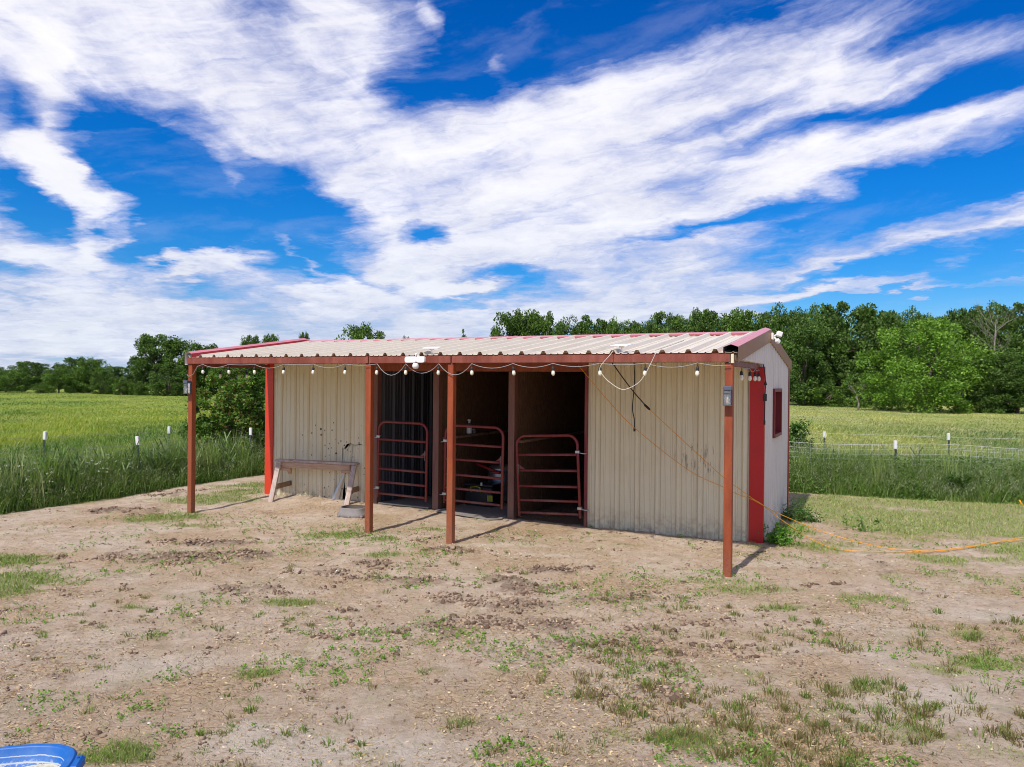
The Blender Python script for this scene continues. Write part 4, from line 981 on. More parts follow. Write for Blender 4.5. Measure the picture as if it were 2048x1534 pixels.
cord('white_cord', 'white cord looping below the eave from the right solar panel', M['white_cord'],
     [onp(1226, 702, -.03), onp(1219, 711, -.12), onp(1200, 735, -.11), onp(1206, 751, -.11), onp(1224, 768, -.11), onp(1247, 779, -.11), onp(1275, 767, -.11), onp(1291, 747, -.11), onp(1304, 722, -.11), onp(1311, 707, -.12)], .0034)
pr = [tpt(x, y, t_) for x, y, t_ in ((1311, 707, -.06), (1340, 697, .55), (1368, 688, 1.3))]
cord('white_cord', 'thin grey cord lying across the cream roof sheets at right', M['grey_cable'], [l2w(p.x, p.y, zroof(p.y) + .04) for p in pr], .0035)
b = MB(); ee = onp(1529, 845, 2.03)
b.tube([ee + Vector((0, 0, .03)), ee - Vector((0, 0, .03))], .013, 8)
bx = MB(); q = onp(1530, 795, 2.03); bx.bbox((q.x - .022, q.y - .015, q.z - .05), (q.x + .022, q.y + .015, q.z + .05), .004)
bx2 = MB(); q2 = onp(1531, 766, 2.03); bx2.lathe([(0, .05), (.008, .048), (.022, 0), (.022, -.01), (0, -.01)], 10, (q2.x, q2.y, q2.z - .03 + .01))
cord('power_lead', 'black lead with an inline switch hanging at the right corner of the shed', M['black_rubber'], [onp(1525, 725, 2.03), onp(1529, 740, 2.03), onp(1531, 766, 2.03), onp(1530, 795, 2.03), ee], .007, parts=[('plug', b, M['black_rubber']), ('switch_box', bx, M['black_rubber']), ('socket', bx2, M['black_rubber'])])

# ---------------------------------------------------------------- gates
def gate(name, label, s0, s1, z0, z1, tilt, hinge, extra=None):
    t_ = tw((s0 + s1) / 2) - .075
    r = onshed(name, label, 'gate', s0, t_, z0, 'tube gates of the stalls'); w = s1 - s0; h = z1 - z0; rt = .0215
    def tl_(p):
        x, z = p[0] - w / 2, p[2] - h / 2; c, s = math.cos(tilt), math.sin(tilt); return (x * c - z * s + w / 2, p[1], x * s + z * c + h / 2)
    cr = .15; path = [(rt, 0, 0), (rt, 0, h - cr)]
    for k in range(1, 7): a = math.pi - k * math.pi / 12; path.append((rt + cr + cr * math.cos(a), 0, h - cr + cr * math.sin(a)))
    for k in range(0, 7): a = math.pi / 2 - k * math.pi / 12; path.append((w - rt - cr + cr * math.cos(a), 0, h - cr + cr * math.sin(a)))
    path += [(w - rt, 0, 0)]
    b = MB(); b.tube([tl_(p) for p in path], rt, 10); b.build('frame', M['gate'], r)
    for f in (.235, .43, .625, .80, .955):
        z = h * (1 - f); b = MB(); b.tube([tl_((rt * 1.9, 0, z)), tl_((w - rt * 1.9, 0, z))], rt * .93, 10); b.build('rail', M['gate'], r)
    hx = 0.0 if hinge < 0 else w
    for z in (h * .80, h * .12):
        b = MB(); x = rt if hinge < 0 else w - rt
        b.bbox((x - .034, -.03, z - .022), (x + .034, .03, z + .022), .006); b.tube([(x, .0, z - .012), (x + hinge * .10, .01, z - .03), (x + hinge * .12, .05, z - .03)], .009, 8)
        b.v = [tl_(v) for v in b.v]; b.build('hinge', M['galv'], r)
    lx = w - .045 if hinge < 0 else .045; b = MB()                        # latch chain
    for k in range(7):
        ang = k * 1.57; c = Vector(tl_((lx - hinge * -.02 * 0, -.028, h * .64 - k * .022))); ring = [c + Vector((math.cos(a) * .010 * math.cos(ang), math.cos(a) * .010 * math.sin(ang), math.sin(a) * .016)) for a in np.linspace(0, 2 * math.pi, 9)[:-1]]
        b.tube(ring, .0028, 5, closed=True)
    b.build('chain', M['rusty_wire'], r)
    b = MB(); xx = w - rt * 2 if hinge < 0 else rt * 2; dx = -.11 if hinge < 0 else .11
    b.add([tl_((xx, -.004, h * .57 + .014)), tl_((xx + dx, -.004, h * .57 + .014)), tl_((xx, -.004, h * .57 + .10)), tl_((xx, .004, h * .57 + .014)), tl_((xx + dx, .004, h * .57 + .014)), tl_((xx, .004, h * .57 + .10))],
          [(0, 1, 2), (5, 4, 3), (0, 3, 4, 1), (1, 4, 5, 2), (2, 5, 3, 0)]); b.build('gusset', M['gate'], r)
gate('stall_gate', 'red tube gate of the left stall opening, hung on the jamb', -6.26, -5.235, .20, 1.49, -.012, -1)
gate('stall_gate', 'red tube gate of the middle stall opening, partly behind a porch post', -4.95, -3.845, .185, 1.47, -.012, -1)
gate('stall_gate', 'leaning red tube gate of the right stall opening, nearly on the ground', -3.64, -2.575, .115, 1.37, .05, 1)

# ---------------------------------------------------------------- things about the porch
def sawhorse():
    g = 0.085; L = 1.50
    a = w2l(gpt(538, 1000, .07)); c = w2l(gpt(691, 1010, .06)); r = onshed('sawhorse', 'weathered wooden sawhorse standing along the left wall', 'sawhorse', a.x, a.y, 0)
    dx, dy = c.x - a.x, c.y - a.y; r.rotation_euler.z = -YAW + math.atan2(dy, dx); L = math.hypot(dx, dy) + .02
    zt = .75 ; y0 = .27
    za = hz(*gpt(538, 1000).xy) ; gnd = lambda x, y: (r_m(x, y))
    ca, sa = math.cos(r.rotation_euler.z), math.sin(r.rotation_euler.z)
    def r_m(x, y): return hz(r.location.x + x * ca - y * sa, r.location.y + x * sa + y * ca) - .015
    b = MB(); b.beam((-.02, y0, zt), (L + .07, y0, zt - .01), .15, .04, (0, 0, 1)); b.build('top_board', M['wood_grey'], r)
    b = MB(); b.beam((.09, y0 - .035, zt - .075), (L - .06, y0 - .035, zt - .085), .04, .10, (0, 0, 1)); b.build('rail', M['wood'], r)
    for x in (.03, L + .0):
        zz = zt - .035
        b = MB(); b.beam((x + .045, y0 - .085, zz), (x, 0, r_m(x, 0)), .09, .04, (0, -1, .2)); b.build('leg', M['wood_grey'], r)
        b = MB(); b.beam((x + .06, y0 + .075, zz), (x + .02, y0 * 2 + .42, r_m(x, y0 * 2 + .42)), .09, .04, (0, 1, .2)); b.build('leg', M['wood'], r)
        b = MB(); b.beam((x + .06, .10, .30), (x + .06, y0 * 2 + .26, .31), .035, .085, (0, 0, 1)); b.build('brace', M['wood_dark'], r)
    for x in (.08, L - .22):
        b = MB(); b.beam((x, y0 - .035, zt - .152), (x + .20, y0 - .035, zt - .154), .06, .045, (0, 0, 1)); b.build('block', M['wood'], r)
sawhorse()
def pan():
    P = gpt(706, 1018, .12); r = thing('feed_pan', 'dusty grey rubber feed pan on the dirt beside the second porch post', 'feed pan', (P.x + .02, P.y - .03, hz(P.x, P.y) - .005), -.35)
    b = MB(); b.lathe([(.225, 0), (.232, .02), (.225, .055), (.205, .062), (.198, .13), (.190, .145), (.178, .144)], 32, sx=1.05, sy=.92, expo=3.4); b.build('bowl', M['pan'], r)
    b = MB(); b.lathe([(.178, .1442), (.160, .045), (.0, .04)], 32, sx=1.05, sy=.92, expo=3.4); b.build('inside', M['pan_hollow'], r)
    b = MB()
    for k in range(8):
        a = k * math.pi / 4 + .2; c, s = math.cos(a), math.sin(a); q = (abs(c) ** 3.4 + abs(s) ** 3.4) ** (-1 / 3.4)
        b.lathe([(0, 0), (.03, 0), (.024, .035), (0, .04)], 8, (.232 * c * q * 1.02, .215 * s * q * .98, 0))
    b.build('foot', M['pan'], r)
pan()
def mats():
    for (lab, poly) in (('grey stall mat in front of the left gate', [(-6.22, 1.80), (-5.24, 1.86), (-5.22, 3.2), (-6.22, 3.2)]), ('grey stall mat at the middle gate with a cut corner', [(-5.02, 1.72), (-3.98, 1.66), (-3.83, 1.80), (-3.84, 3.1), (-5.0, 3.1)])):
        o = Vector(poly[0]); r = onshed('stall_mat', lab, 'mat', o.x, o.y, 0, 'stall mats'); n = 10; vs = []; fs = []
        b = MB()
        gz = [hz(*l2w(p[0], p[1]).xy) + .012 for p in poly]
        vs = [(p[0] - o.x, p[1] - o.y, g) for p, g in zip(poly, gz)] + [(p[0] - o.x, p[1] - o.y, g + .022) for p, g in zip(poly, gz)]; k = len(poly)
        b.add(vs, [tuple(reversed(range(k))), tuple(range(k, 2 * k))] + [(i, (i + 1) % k, k + (i + 1) % k, k + i) for i in range(k)]); b.build('slab', M['mat'], r)
mats()
def stall_goods():
    p = tpt(966, 995, 2.75); gz = hz(*l2w(p.x, p.y).xy)
    r = onshed('storage_tote', 'black storage tote with yellow latches behind the middle gate', 'tote', p.x, 2.75, gz + .01)
    b = MB(); b.bbox((-.27, -.18, 0), (.27, .18, .34), .02); b.build('box', M['black_plastic'], r)
    b = MB(); b.bbox((-.29, -.20, .342), (.29, .20, .385), .012); b.build('lid', M['black_plastic'], r)
    b = MB(); b.tube([(-.12, -.205, .24), (-.12, -.225, .33), (-.0, -.225, .345), (.06, -.225, .33), (.06, -.205, .24)], .012, 6); b.build('latch', M['yellow'], r)
    b = MB(); b.bbox((.19, -.215, .10), (.30, -.185, .21), .01); b.build('latch', M['yellow'], r)
    b = MB(); b.bbox((.06, -.212, .36), (.10, -.19, .42), .004); b.build('tag', M['galv'], r)
    p = tpt(1003, 985, 3.25); r = onshed('trash_can', 'galvanised metal trash can standing behind the tote', 'trash can', p.x - .02, 3.25, hz(*l2w(p.x, p.y).xy))
    b = MB(); n = [(0, 0), (.19, 0), (.205, .05)] + [(.205 + .03 * z + (.006 if k % 2 else 0), z) for k, z in enumerate(np.linspace(.06, .60, 10))] + [(.235, .61)]; b.lathe(n, 28); b.build('body', M['galv'], r)
    b = MB(); b.lathe([(.245, .60), (.25, .63), (.235, .65), (.12, .685), (0, .695)], 28); b.build('lid', M['galv'], r)
    p = tpt(984, 935, 2.95); b = MB(); r = onshed('dust_pan', 'red plastic scoop lying across the tote and can', 'scoop', p.x - .12, 2.92, p.z)
    b.beam((-.16, 0, .05), (.24, -.02, -.06), .06, .035); b.build('handle', M['red_plastic'], r); b = MB(); b.bbox((.20, -.1, -.09), (.34, .08, -.05), .01); b.build('blade', M['red_plastic'], r)
    q = spt(938, 882, -4.965); z = 1.262
    q2 = tpt(938, 880, tw(-4.4) + .35)
    r = onshed('spray_bottle', 'grey bottle with a white cap on the ledge behind the middle gate', 'bottle', -5.03, spt(938, 881, -5.03).y, 1.261)
    b = MB(); b.lathe([(0, 0), (.045, 0), (.047, .01), (.047, .15), (.03, .19), (.018, .20), (0, .20)], 16); b.build('body', M['slate'], r)
    b = MB(); b.lathe([(.0478, .02), (.0478, .12)], 16); b.build('label_band', M['white_plastic'], r)
    b = MB(); b.lathe([(0, .2), (.022, .201), (.022, .235), (.035, .24), (.03, .265), (0, .268)], 12); b.build('cap', M['white_plastic'], r)
    r = onshed('glass_jar', 'small clear jar beside the grey bottle on the ledge', 'jar', -5.03, spt(947, 881, -5.03).y, 1.261)
    b = MB(); b.lathe([(0, 0), (.035, 0), (.037, .06), (.03, .075)], 14); b.build('body', M['lamp_glass'], r); b = MB(); b.lathe([(.034, .076), (.034, .09), (0, .092)], 14); b.build('lid', M['galv'], r)
    p0 = tpt(1012, 985, 2.6); p1 = tpt(997, 828, 3.0)
    b = MB(); A = Vector((-3.93, 2.6, .07)); B = Vector((-4.02, 3.1, 1.75)); r = onshed('broom_handle', 'thin pale tool handle leaning behind the middle gate', 'tool handle', A.x, A.y, A.z)
    b.tube([(0, 0, 0), tuple(B - A)], .013, 8); b.build('shaft', M['dead'], r); b = MB(); b.bbox((-.12, -.03, -.03), (.12, .03, .05), .01); b.build('head', M['black_plastic'], r)
stall_goods()
def tub():
    c = gpt(-2, 1549, .26); r = thing('feed_tub', 'bright blue plastic feed tub in the near left corner', 'tub', (c.x - .10, c.y + .02, hz(c.x, c.y) - .01), .28)
    sx, sy, e = 1.62, 1.0, 2.7
    b = MB(); b.lathe([(.0, 0), (.185, 0), (.20, .02), (.225, .235), (.25, .24), (.25, .27), (.243, .278)], 56, sx=sx, sy=sy, expo=e); b.build('shell', M['blue'], r)
    b = MB(); b.lathe([(.243, .2785), (.226, .279), (.219, .272), (.196, .03), (0, .03)], 56, sx=sx, sy=sy, expo=e); b.build('inside', M['tub_in'], r)
    for sg in (1, -1):
        b = MB(); b.bbox((sg * .25 * sx - .03, -.07, .215), (sg * .25 * sx + .035, .07, .272), .012); k = b.build('handle', M['blue'], r)
        h = MB(); h.lathe([(0, 0), (.007, 0), (.007, .002), (0, .003)], 10, (sg * .25 * sx + .012, .03, .2725)); h.build('hole', M['black_plastic'], k)
    b = MB(); n = 40; vs = [(0, 0, .188)]
    for rr in (.5, 1.0):
        for k in range(n):
            a = 2 * math.pi * k / n; cc, ss = math.cos(a), math.sin(a); q = (abs(cc) ** e + abs(ss) ** e) ** (-1 / e); R_ = .2125 * rr
            vs.append((R_ * cc * q * sx, R_ * ss * q * sy, .182 + random.uniform(-.006, .006) + .01 * math.sin(a * 3)))
    fs = [(0, 1 + k, 1 + (k + 1) % n) for k in range(n)] + [(1 + k, 1 + n + k, 1 + n + (k + 1) % n, 1 + (k + 1) % n) for k in range(n)]
    b.add(vs, fs, 0, True); b.build('feed', M['feed'], r)
tub()

# ================================================================ fences
def tpost(fence, x, y, h=1.08, lean=(0, 0), bare=False):
    z = hz(x, y); b = MB(); L = Vector((lean[0], lean[1], h)); k = 0.84
    b.box((-.022, -.004, -.25), (.022, .004, h * k)); b.box((-.004, .0045, -.25), (.004, .035, h * k))
    for i in range(9): b.box((-.008, -.012, .10 + i * h * .08), (.008, -.0045, .118 + i * h * .08))
    sh = lambda v: (v[0] + lean[0] * v[2] / h, v[1] + lean[1] * v[2] / h, v[2])
    b.v = [sh(v) for v in b.v]
    o = b.build('fence_post', M['tpost'], fence, (x - fence.location.x, y - fence.location.y, z - fence.location.z))
    t = MB(); t.bbox((-.030, -.012, h * k + .001), (.030, .040, h), .006); t.v = [sh(v) for v in t.v]; t.build('painted_tip', M['white_plastic'], o)
def fence_line(name, label, pts, posts, top=1.0, rows=9, step=0.15, kind='mesh', group=None, r=.0024, wmat='wire'):
    f = thing(name, label, 'fence', (pts[0][0], pts[0][1], hz(*pts[0])), 0, group)
    for (x, y, ln) in posts: tpost(f, x, y, ln[2] if len(ln) > 2 else 1.08, ln[:2])
    P = _densify(np.array(pts, float), step); o = f.location
    Z = height(P[:, 0], P[:, 1], False); wob = 0.025 * np.sin(P[:, 0] * 1.9 + P[:, 1] * .7)
    if kind == 'mesh':
        b = MB()
        for k in range(rows):
            zz = .06 + (top - .06) * (k / (rows - 1)) ** 1.0
            if k == rows - 1: continue
            b.tube([(p[0] - o.x, p[1] - o.y, z + zz * (1 + w) - o.z) for p, z, w in zip(P, Z, wob)], r * .8, 4, False)
        for i in range(len(P)):
            b.tube([(P[i][0] - o.x, P[i][1] - o.y, Z[i] + .03 - o.z), (P[i][0] - o.x, P[i][1] - o.y, Z[i] + top * (1 + wob[i]) - o.z)], r * .7, 4, False)
        props(b.build('wire_mesh', M[wmat], f), kind='stuff')
        b = MB(); b.tube([(p[0] - o.x, p[1] - o.y, z + top * (1 + w) - o.z) for p, z, w in zip(P, Z, wob)], r * 1.5, 5); b.build('top_wire', M[wmat], f)
    else:
        for zz in (.40, .68, .95):
            b = MB(); b.tube([(p[0] - o.x, p[1] - o.y, z + zz - o.z) for p, z in zip(P[::4], Z[::4])], r * 1.1, 4)
            for p, z in zip(P[::2], Z[::2]):
                c = Vector((p[0] - o.x, p[1] - o.y, z + zz - o.z)); b.tube([c + Vector((-.012, 0, -.015)), c + Vector((.012, 0, .015))], r * .8, 3, False)
            b.build('barbed_wire', M[wmat], f)
fence_line('wire_fence', 'woven wire fence with white-tipped posts in tall grass, nearest on the left', [(-10.6, 7.6), (-8.75, 11.6), (-8.4, 12.2), (-7.3, 14.6), (-6.05, 17.3), (-5.1, 19.4)],
           [(-9.9, 9.2, (-.1, 0)), (-8.36, 12.25, (-.14, .02, 1.0)), (-7.22, 14.6, (-.11, .0, 1.06)), (-6.06, 17.35, (-.01, 0, 1.07)), (-5.1, 19.4, (0, 0))], 0.88, 8, .16, r=.0017, wmat='rusty_wire')
fence_line('wire_fence', 'welded wire fence with one white-tipped post right of the shed', [(4.2, 17.0), (5.3, 15.95), (5.85, 15.75), (7.85, 15.25), (9.9, 14.75), (12.2, 14.2), (15, 13.2)],
           [(5.35, 15.95, (0, 0, 1.0)), (7.85, 15.25, (.0, 0, 1.07)), (12.0, 14.25, (0, 0, 1.06))], 0.99, 10, .105, r=.0026)
fence_line('wire_fence', 'barbed wire fence line beyond the tall grass at left', [(-13.0, 11.2), (-9.78, 15.6), (-8.15, 17.75), (-6.3, 20.3), (-4.0, 23)], [(-12.2, 12.3, (0, 0)), (-9.78, 15.6, (.02, 0, 1.07)), (-8.15, 17.75, (.0, 0, 1.06)), (-6.3, 20.3, (0, 0))], kind='barb', step=.2, wmat='rusty_wire')
fence_line('wire_fence', 'barbed wire fence line in the straw coloured field at right', [(3.5, 21.5), (8.05, 19.2), (10.7, 18.3), (15.5, 16.6), (20, 15)], [(8.05, 19.2, (0, 0, 1.0)), (10.72, 18.3, (0, 0, 1.05)), (15.5, 16.6, (0, 0))], kind='barb', step=.2, wmat='wire')

# ================================================================ grass and ground cover
GREEN = [(.075, .125, .022), (.10, .155, .03), (.055, .10, .02), (.14, .19, .045)]
FIELD_L = [(.18, .27, .035), (.25, .325, .05), (.125, .22, .025), (.33, .355, .085), (.44, .40, .17)]
FIELD_R = [(.21, .28, .055), (.36, .36, .12), (.48, .43, .20), (.14, .215, .035), (.56, .49, .27)]
STRIP = [(.14, .235, .045), (.20, .30, .07), (.095, .175, .033), (.27, .345, .12), (.40, .40, .22)]
def stuff(name, label, geo, mat):
    V, T, C = geo; o = link(name, np_mesh(name, V, T, C, mat=mat), None); return props(o, label, None, None, 'stuff')
def z_at(x, y, fine=True): return height(x, y, fine)
def wind(n, h, k=.5, bias=(0.25, -.1)):
    return np.stack([RNG.normal(bias[0], .6, n) * h * k, RNG.normal(bias[1], .6, n) * h * k], 1)

# tall grass strips along both fences
def strip(xr, yr, n, hfac, dmax):
    x = RNG.uniform(xr[0], xr[1], n); y = RNG.uniform(yr[0], yr[1], n); sd_ = edge_signed(x, y)
    ok = (sd_ > 0.02) & (sd_ < dmax); x, y, sd_ = x[ok], y[ok], sd_[ok]
    keep = RNG.uniform(0, 1, len(x)) < np.clip(1.15 - sd_ / dmax * .8, .2, 1); x, y, sd_ = x[keep], y[keep], sd_[keep]
    s_, t_ = w2l_np(x, y); ok = ~((s_ > -8.9) & (s_ < .2) & (t_ < 5.35)); x, y, sd_ = x[ok], y[ok], sd_[ok]
    patch = .55 * fbm(x * 1.1, y * 1.1, 101, 3) + .45 * fbm(x * 3.2, y * 3.2, 107, 2)
    h = hfac * (.26 + .66 * np.clip(sd_ / .55, 0, 1)) * np.clip(.05 + 1.9 * patch, .3, 1.5) * RNG.uniform(.55, 1.1, len(x))
    return x, y, sd_, h, patch
parts = []
for (xr, yr, n, hf) in (((-14, -3.5), (3.5, 20), 230000, .88), ((4.0, 15), (12, 19.5), 150000, .92)):
    x, y, sd_, h, pt = strip(xr, yr, n, hf, 2.4)
    m_ = len(x); col = pal(m_, STRIP, .22, [.33, .28, .2, .14, .05]) * (0.85 + .35 * pt[:, None])
    parts.append(blades(np.stack([x, y, z_at(x, y, False) - .02], 1), h, RNG.uniform(.006, .012, m_), wind(m_, h, .62), col))
stuff('tall_grass', 'tall soft green grass crowding the fences', join(parts), M['grass'])
# feathery seed heads on the strip tops
parts = []
for (xr, yr, n, hf) in (((-11.5, -4.5), (8, 19), 24000, .95), ((4.5, 14), (12.5, 18), 22000, 1.0)):
    x, y, sd_, h, pt = strip(xr, yr, n, hf, 2.0); m_ = len(x); k = 5
    xx = np.repeat(x, k) + RNG.normal(0, .025, m_ * k); yy = np.repeat(y, k) + RNG.normal(0, .025, m_ * k); zz = np.repeat(z_at(x, y, False) + h * .86, k) + RNG.uniform(-.06, .08, m_ * k)
    parts.append(blades(np.stack([xx, yy, zz], 1), RNG.uniform(.02, .05, m_ * k), RNG.uniform(.006, .012, m_ * k), RNG.normal(0, .03, (m_ * k, 2)), pal(m_ * k, [(.26, .29, .17), (.33, .35, .22), (.20, .25, .12)], .2)))
stuff('grass_seed_heads', 'pale feathery seed heads over the tall grass', join(parts), M['grass'])
# broad-leaved johnson grass arching over the strips
def broad(cx, cy, n, h0, h1):
    B = []
    for _ in range(n):
        x, y = cx + RNG.normal(0, .12), cy + RNG.normal(0, .12); z = hz(x, y); hh = RNG.uniform(h0, h1); k = RNG.integers(6, 10)
        ang = RNG.uniform(0, 6.28, k); base = np.stack([np.full(k, x), np.full(k, y), z + hh * RNG.uniform(.15, .8, k)], 1)
        ln = RNG.uniform(.28, .6, k); B.append(blades(base, ln * RNG.uniform(.45, .8, k), RNG.uniform(.02, .034, k), np.stack([np.cos(ang), np.sin(ang)], 1) * ln[:, None] * .75, pal(k, [(.10, .19, .04), (.15, .25, .06), (.08, .155, .035), (.22, .30, .12)], .15), .7))
        B.append(blades(np.array([[x, y, z]]), np.array([hh]), np.array([.012]), RNG.normal(0, .08, (1, 2)), pal(1, [(.13, .2, .06)])))
    return B
parts = []
for _ in range(230):
    x = RNG.uniform(-11, -5.2); e = edge_y(np.array([x]))[0]; off = RNG.uniform(.5, 1.9); y = e + off * 1.6
    if y < 5 or y > 20: continue
    parts += broad(x, y, 2, .55, 1.05)
for px, d in ((1660, 16.1), (1690, 16.3), (1720, 16.2), (1650, 15.9), (1960, 15.6), (1620, 16.6), (2020, 15.4), (1850, 16.0)):
    g = dpt(px, d)
    for _ in range(3): parts += broad(g.x + RNG.normal(0, .25), g.y + RNG.normal(0, .2), 2, .5, .9)
for px, py in ((60, 1000), (40, 1010), (110, 995), (20, 1018)):
    g = gpt(px, py); parts += broad(g.x, g.y + .2, 4, .25, .6)
for (xa, xb, nn) in ((-10.5, -5.3, 120), (5.6, 13, 70)):
    for _ in range(nn):
        x = RNG.uniform(xa, xb); y = edge_y(np.array([x]))[0] + RNG.uniform(.25, 1.6) * (1.5 if xa < 0 else 1)
        if y < 6: continue
        n = int(RNG.integers(14, 40)); h = RNG.uniform(.45, 1.15); z = hz(x, y); c = [(.21, .31, .07), (.29, .37, .11), (.16, .25, .05), (.36, .40, .18)][RNG.integers(0, 4)]
        hh = h * RNG.uniform(.7, 1.1, n); bx = x + RNG.normal(0, .06, n); by = y + RNG.normal(0, .06, n); ln = RNG.normal(0, .22, (n, 2)) * h
        parts.append(blades(np.stack([bx, by, np.full(n, z)], 1), hh, RNG.uniform(.007, .016, n), ln, pal(n, [c], .15), .6))
stuff('broad_leaf_grass', 'broad arching green blades standing among the tall grass', join(parts), M['grass'])
# low leafy weeds at the foot of the strips and the rank green along the right fence
def leafy(x, y, z, size, col, n_rep=1):
    """little leaf cards: x,y,z arrays"""
    n = len(x); a = RNG.uniform(0, 6.28, n); el = RNG.uniform(-.2, 1.0, n); d = np.stack([np.cos(a) * np.cos(el), np.sin(a) * np.cos(el), np.sin(el)], 1)
    s = np.cross(d, RNG.normal(0, 1, (n, 3))); s /= np.linalg.norm(s, axis=1)[:, None] + 1e-9
    p = np.stack([x, y, z], 1); L = size[:, None]
    V = np.stack([p, p + d * L * .5 + s * L * .3, p + d * L, p + d * L * .5 - s * L * .3], 1)
    o = np.arange(n)[:, None] * 4; T = np.concatenate([o + np.array([[0, 1, 2]]), o + np.array([[0, 2, 3]])], 1).reshape(-1, 3)
    return V.reshape(-1, 3), T, np.repeat(col, 4, axis=0)
parts = []
for (xr, yr, n) in (((-11, -4.5), (7, 19), 60000), ((4.8, 14), (12.2, 17.5), 120000)):
    x = RNG.uniform(*xr, n); y = RNG.uniform(*yr, n); sd_ = edge_signed(x, y); pt = fbm(x * 1.3, y * 1.3, 131, 3)
    ok = (sd_ > -.03) & (sd_ < 1.5) & (pt > .44); x, y, sd_, pt = x[ok], y[ok], sd_[ok], pt[ok]
    z = z_at(x, y, False) + RNG.uniform(0.02, 1, len(x)) ** 1.3 * np.clip(.12 + sd_ * .9, .1, .75)
    parts.append(leafy(x, y, z, RNG.uniform(.035, .075, len(x)), pal(len(x), [(.085, .18, .025), (.125, .24, .035), (.06, .135, .02), (.17, .27, .06)], .2)))
stuff('fence_weeds', 'low leafy weeds massed along the foot of the fences', join(parts), M['leaf'])
# white umbels at far left
parts = []; n = 75
x = RNG.uniform(-8.9, -7.3, n); e = edge_y(x); y = e + RNG.uniform(.3, 1.8, n); zz = z_at(x, y, False) + RNG.uniform(.42, .75, n)
for xi, yi, zi in zip(x, y, zz):
    k = 14; r_ = RNG.uniform(.02, .045); a = RNG.uniform(0, 6.28, k); q = np.sqrt(RNG.uniform(0, 1, k)) * r_
    parts.append(leafy(xi + np.cos(a) * q, yi + np.sin(a) * q, np.full(k, zi) + RNG.normal(0, .004, k), np.full(k, .018), pal(k, [(.72, .72, .66)], .05)))
    parts.append(blades(np.array([[xi, yi, zi - .5]]), np.array([.5]), np.array([.006]), np.zeros((1, 2)), pal(1, [(.12, .17, .05)])))
stuff('white_umbel_flowers', 'small flat white flower heads among the tall grass at left', join(parts), M['leaf'])

# fields: clumps thin out and coarsen with distance
def field(xlo, xhi, n, cols, w, dmin, dmax, lean, hbase, ang):
    d = dmin * (dmax / dmin) ** (RNG.uniform(0, 1, n) ** 1.0); a = RNG.uniform(ang[0], ang[1], n); x = d * np.tan(a); y = d
    sd_ = edge_signed(x, y); ok = sd_ > .7; x, y, d = x[ok], y[ok], d[ok]
    pt = fbm(x * .22, y * .12, 151, 4); p2 = fbm(x * 1.1, y * .6, 153, 3); m_ = len(x)
    h = hbase * (.25 + 1.5 * p2 ** 1.5) * RNG.uniform(.5, 1.25, m_) * np.clip(28 / d, .42, 1); wd = np.clip(d * .0006, .008, .05) * RNG.uniform(.6, 1.4, m_)
    wts = np.array(w); col = pal(m_, cols, .2, wts); mixc = np.clip((pt - .5) * 5 + (p2 - .5) * 1.6, -1, 1)[:, None]
    col = np.clip(col * (1 + .28 * mixc) + np.array([[.06, .02, .0]]) * mixc, 0.005, 1)
    return blades(np.stack([x, y, z_at(x, y, False) - .01], 1), h, wd, wind(m_, h, lean, (.5, -.2)), col)
stuff('field_grass', 'rough yellow-green pasture grass beyond the left fences', field(0, 0, 210000, FIELD_L, [.28, .27, .24, .14, .07], 13, 118, 1.1, .27, (R(-42), R(-2))), M['grass'])
stuff('field_grass', 'straw and green flattened pasture grass beyond the right fences', field(0, 0, 170000, FIELD_R, [.34, .24, .12, .24, .06], 14, 90, 1.5, .22, (R(-2), R(42))), M['grass'])

# yard: short grass in patches
n = 700000; r_ = np.sqrt(RNG.uniform(3.6 ** 2, 19 ** 2, n)); a = RNG.uniform(R(-41), R(41), n)
# bias to the near part so density follows the picture
r_ = 3.9 * (19 / 3.9) ** RNG.uniform(0, 1, n); x = r_ * np.sin(a); y = r_ * np.cos(a)
g = grass_mask(x, y); sd_ = edge_signed(x, y); ok = (RNG.uniform(0, 1, n) < g * .85 + .045) & (sd_ < .4) & ~under_roof(x, y); x, y, g, rr = x[ok], y[ok], g[ok], r_[ok]
m_ = len(x); h = RNG.uniform(.015, .06, m_) * (.4 + .8 * g) * (1 + .4 * (fbm(x * 3, y * 3, 171, 2) - .5))
right = np.clip((x - 1) / 5, 0, 1)[:, None]
col = pal(m_, [(.17, .27, .045), (.235, .335, .065), (.13, .215, .038), (.31, .36, .10), (.42, .38, .18)], .2, [.3, .28, .18, .14, .10]) * (1 - right) + pal(m_, [(.26, .36, .075), (.34, .42, .115), (.19, .29, .055), (.42, .45, .18), (.54, .50, .27)], .2) * right
stuff('yard_grass', 'short patchy grass and weeds growing across the bare yard', blades(np.stack([x, y, z_at(x, y) - .004], 1), h, np.clip(rr * .0006, .0028, .007) * RNG.uniform(.7, 1.4, m_), wind(m_, h, 1.1, (0, 0)), col), M['grass'])
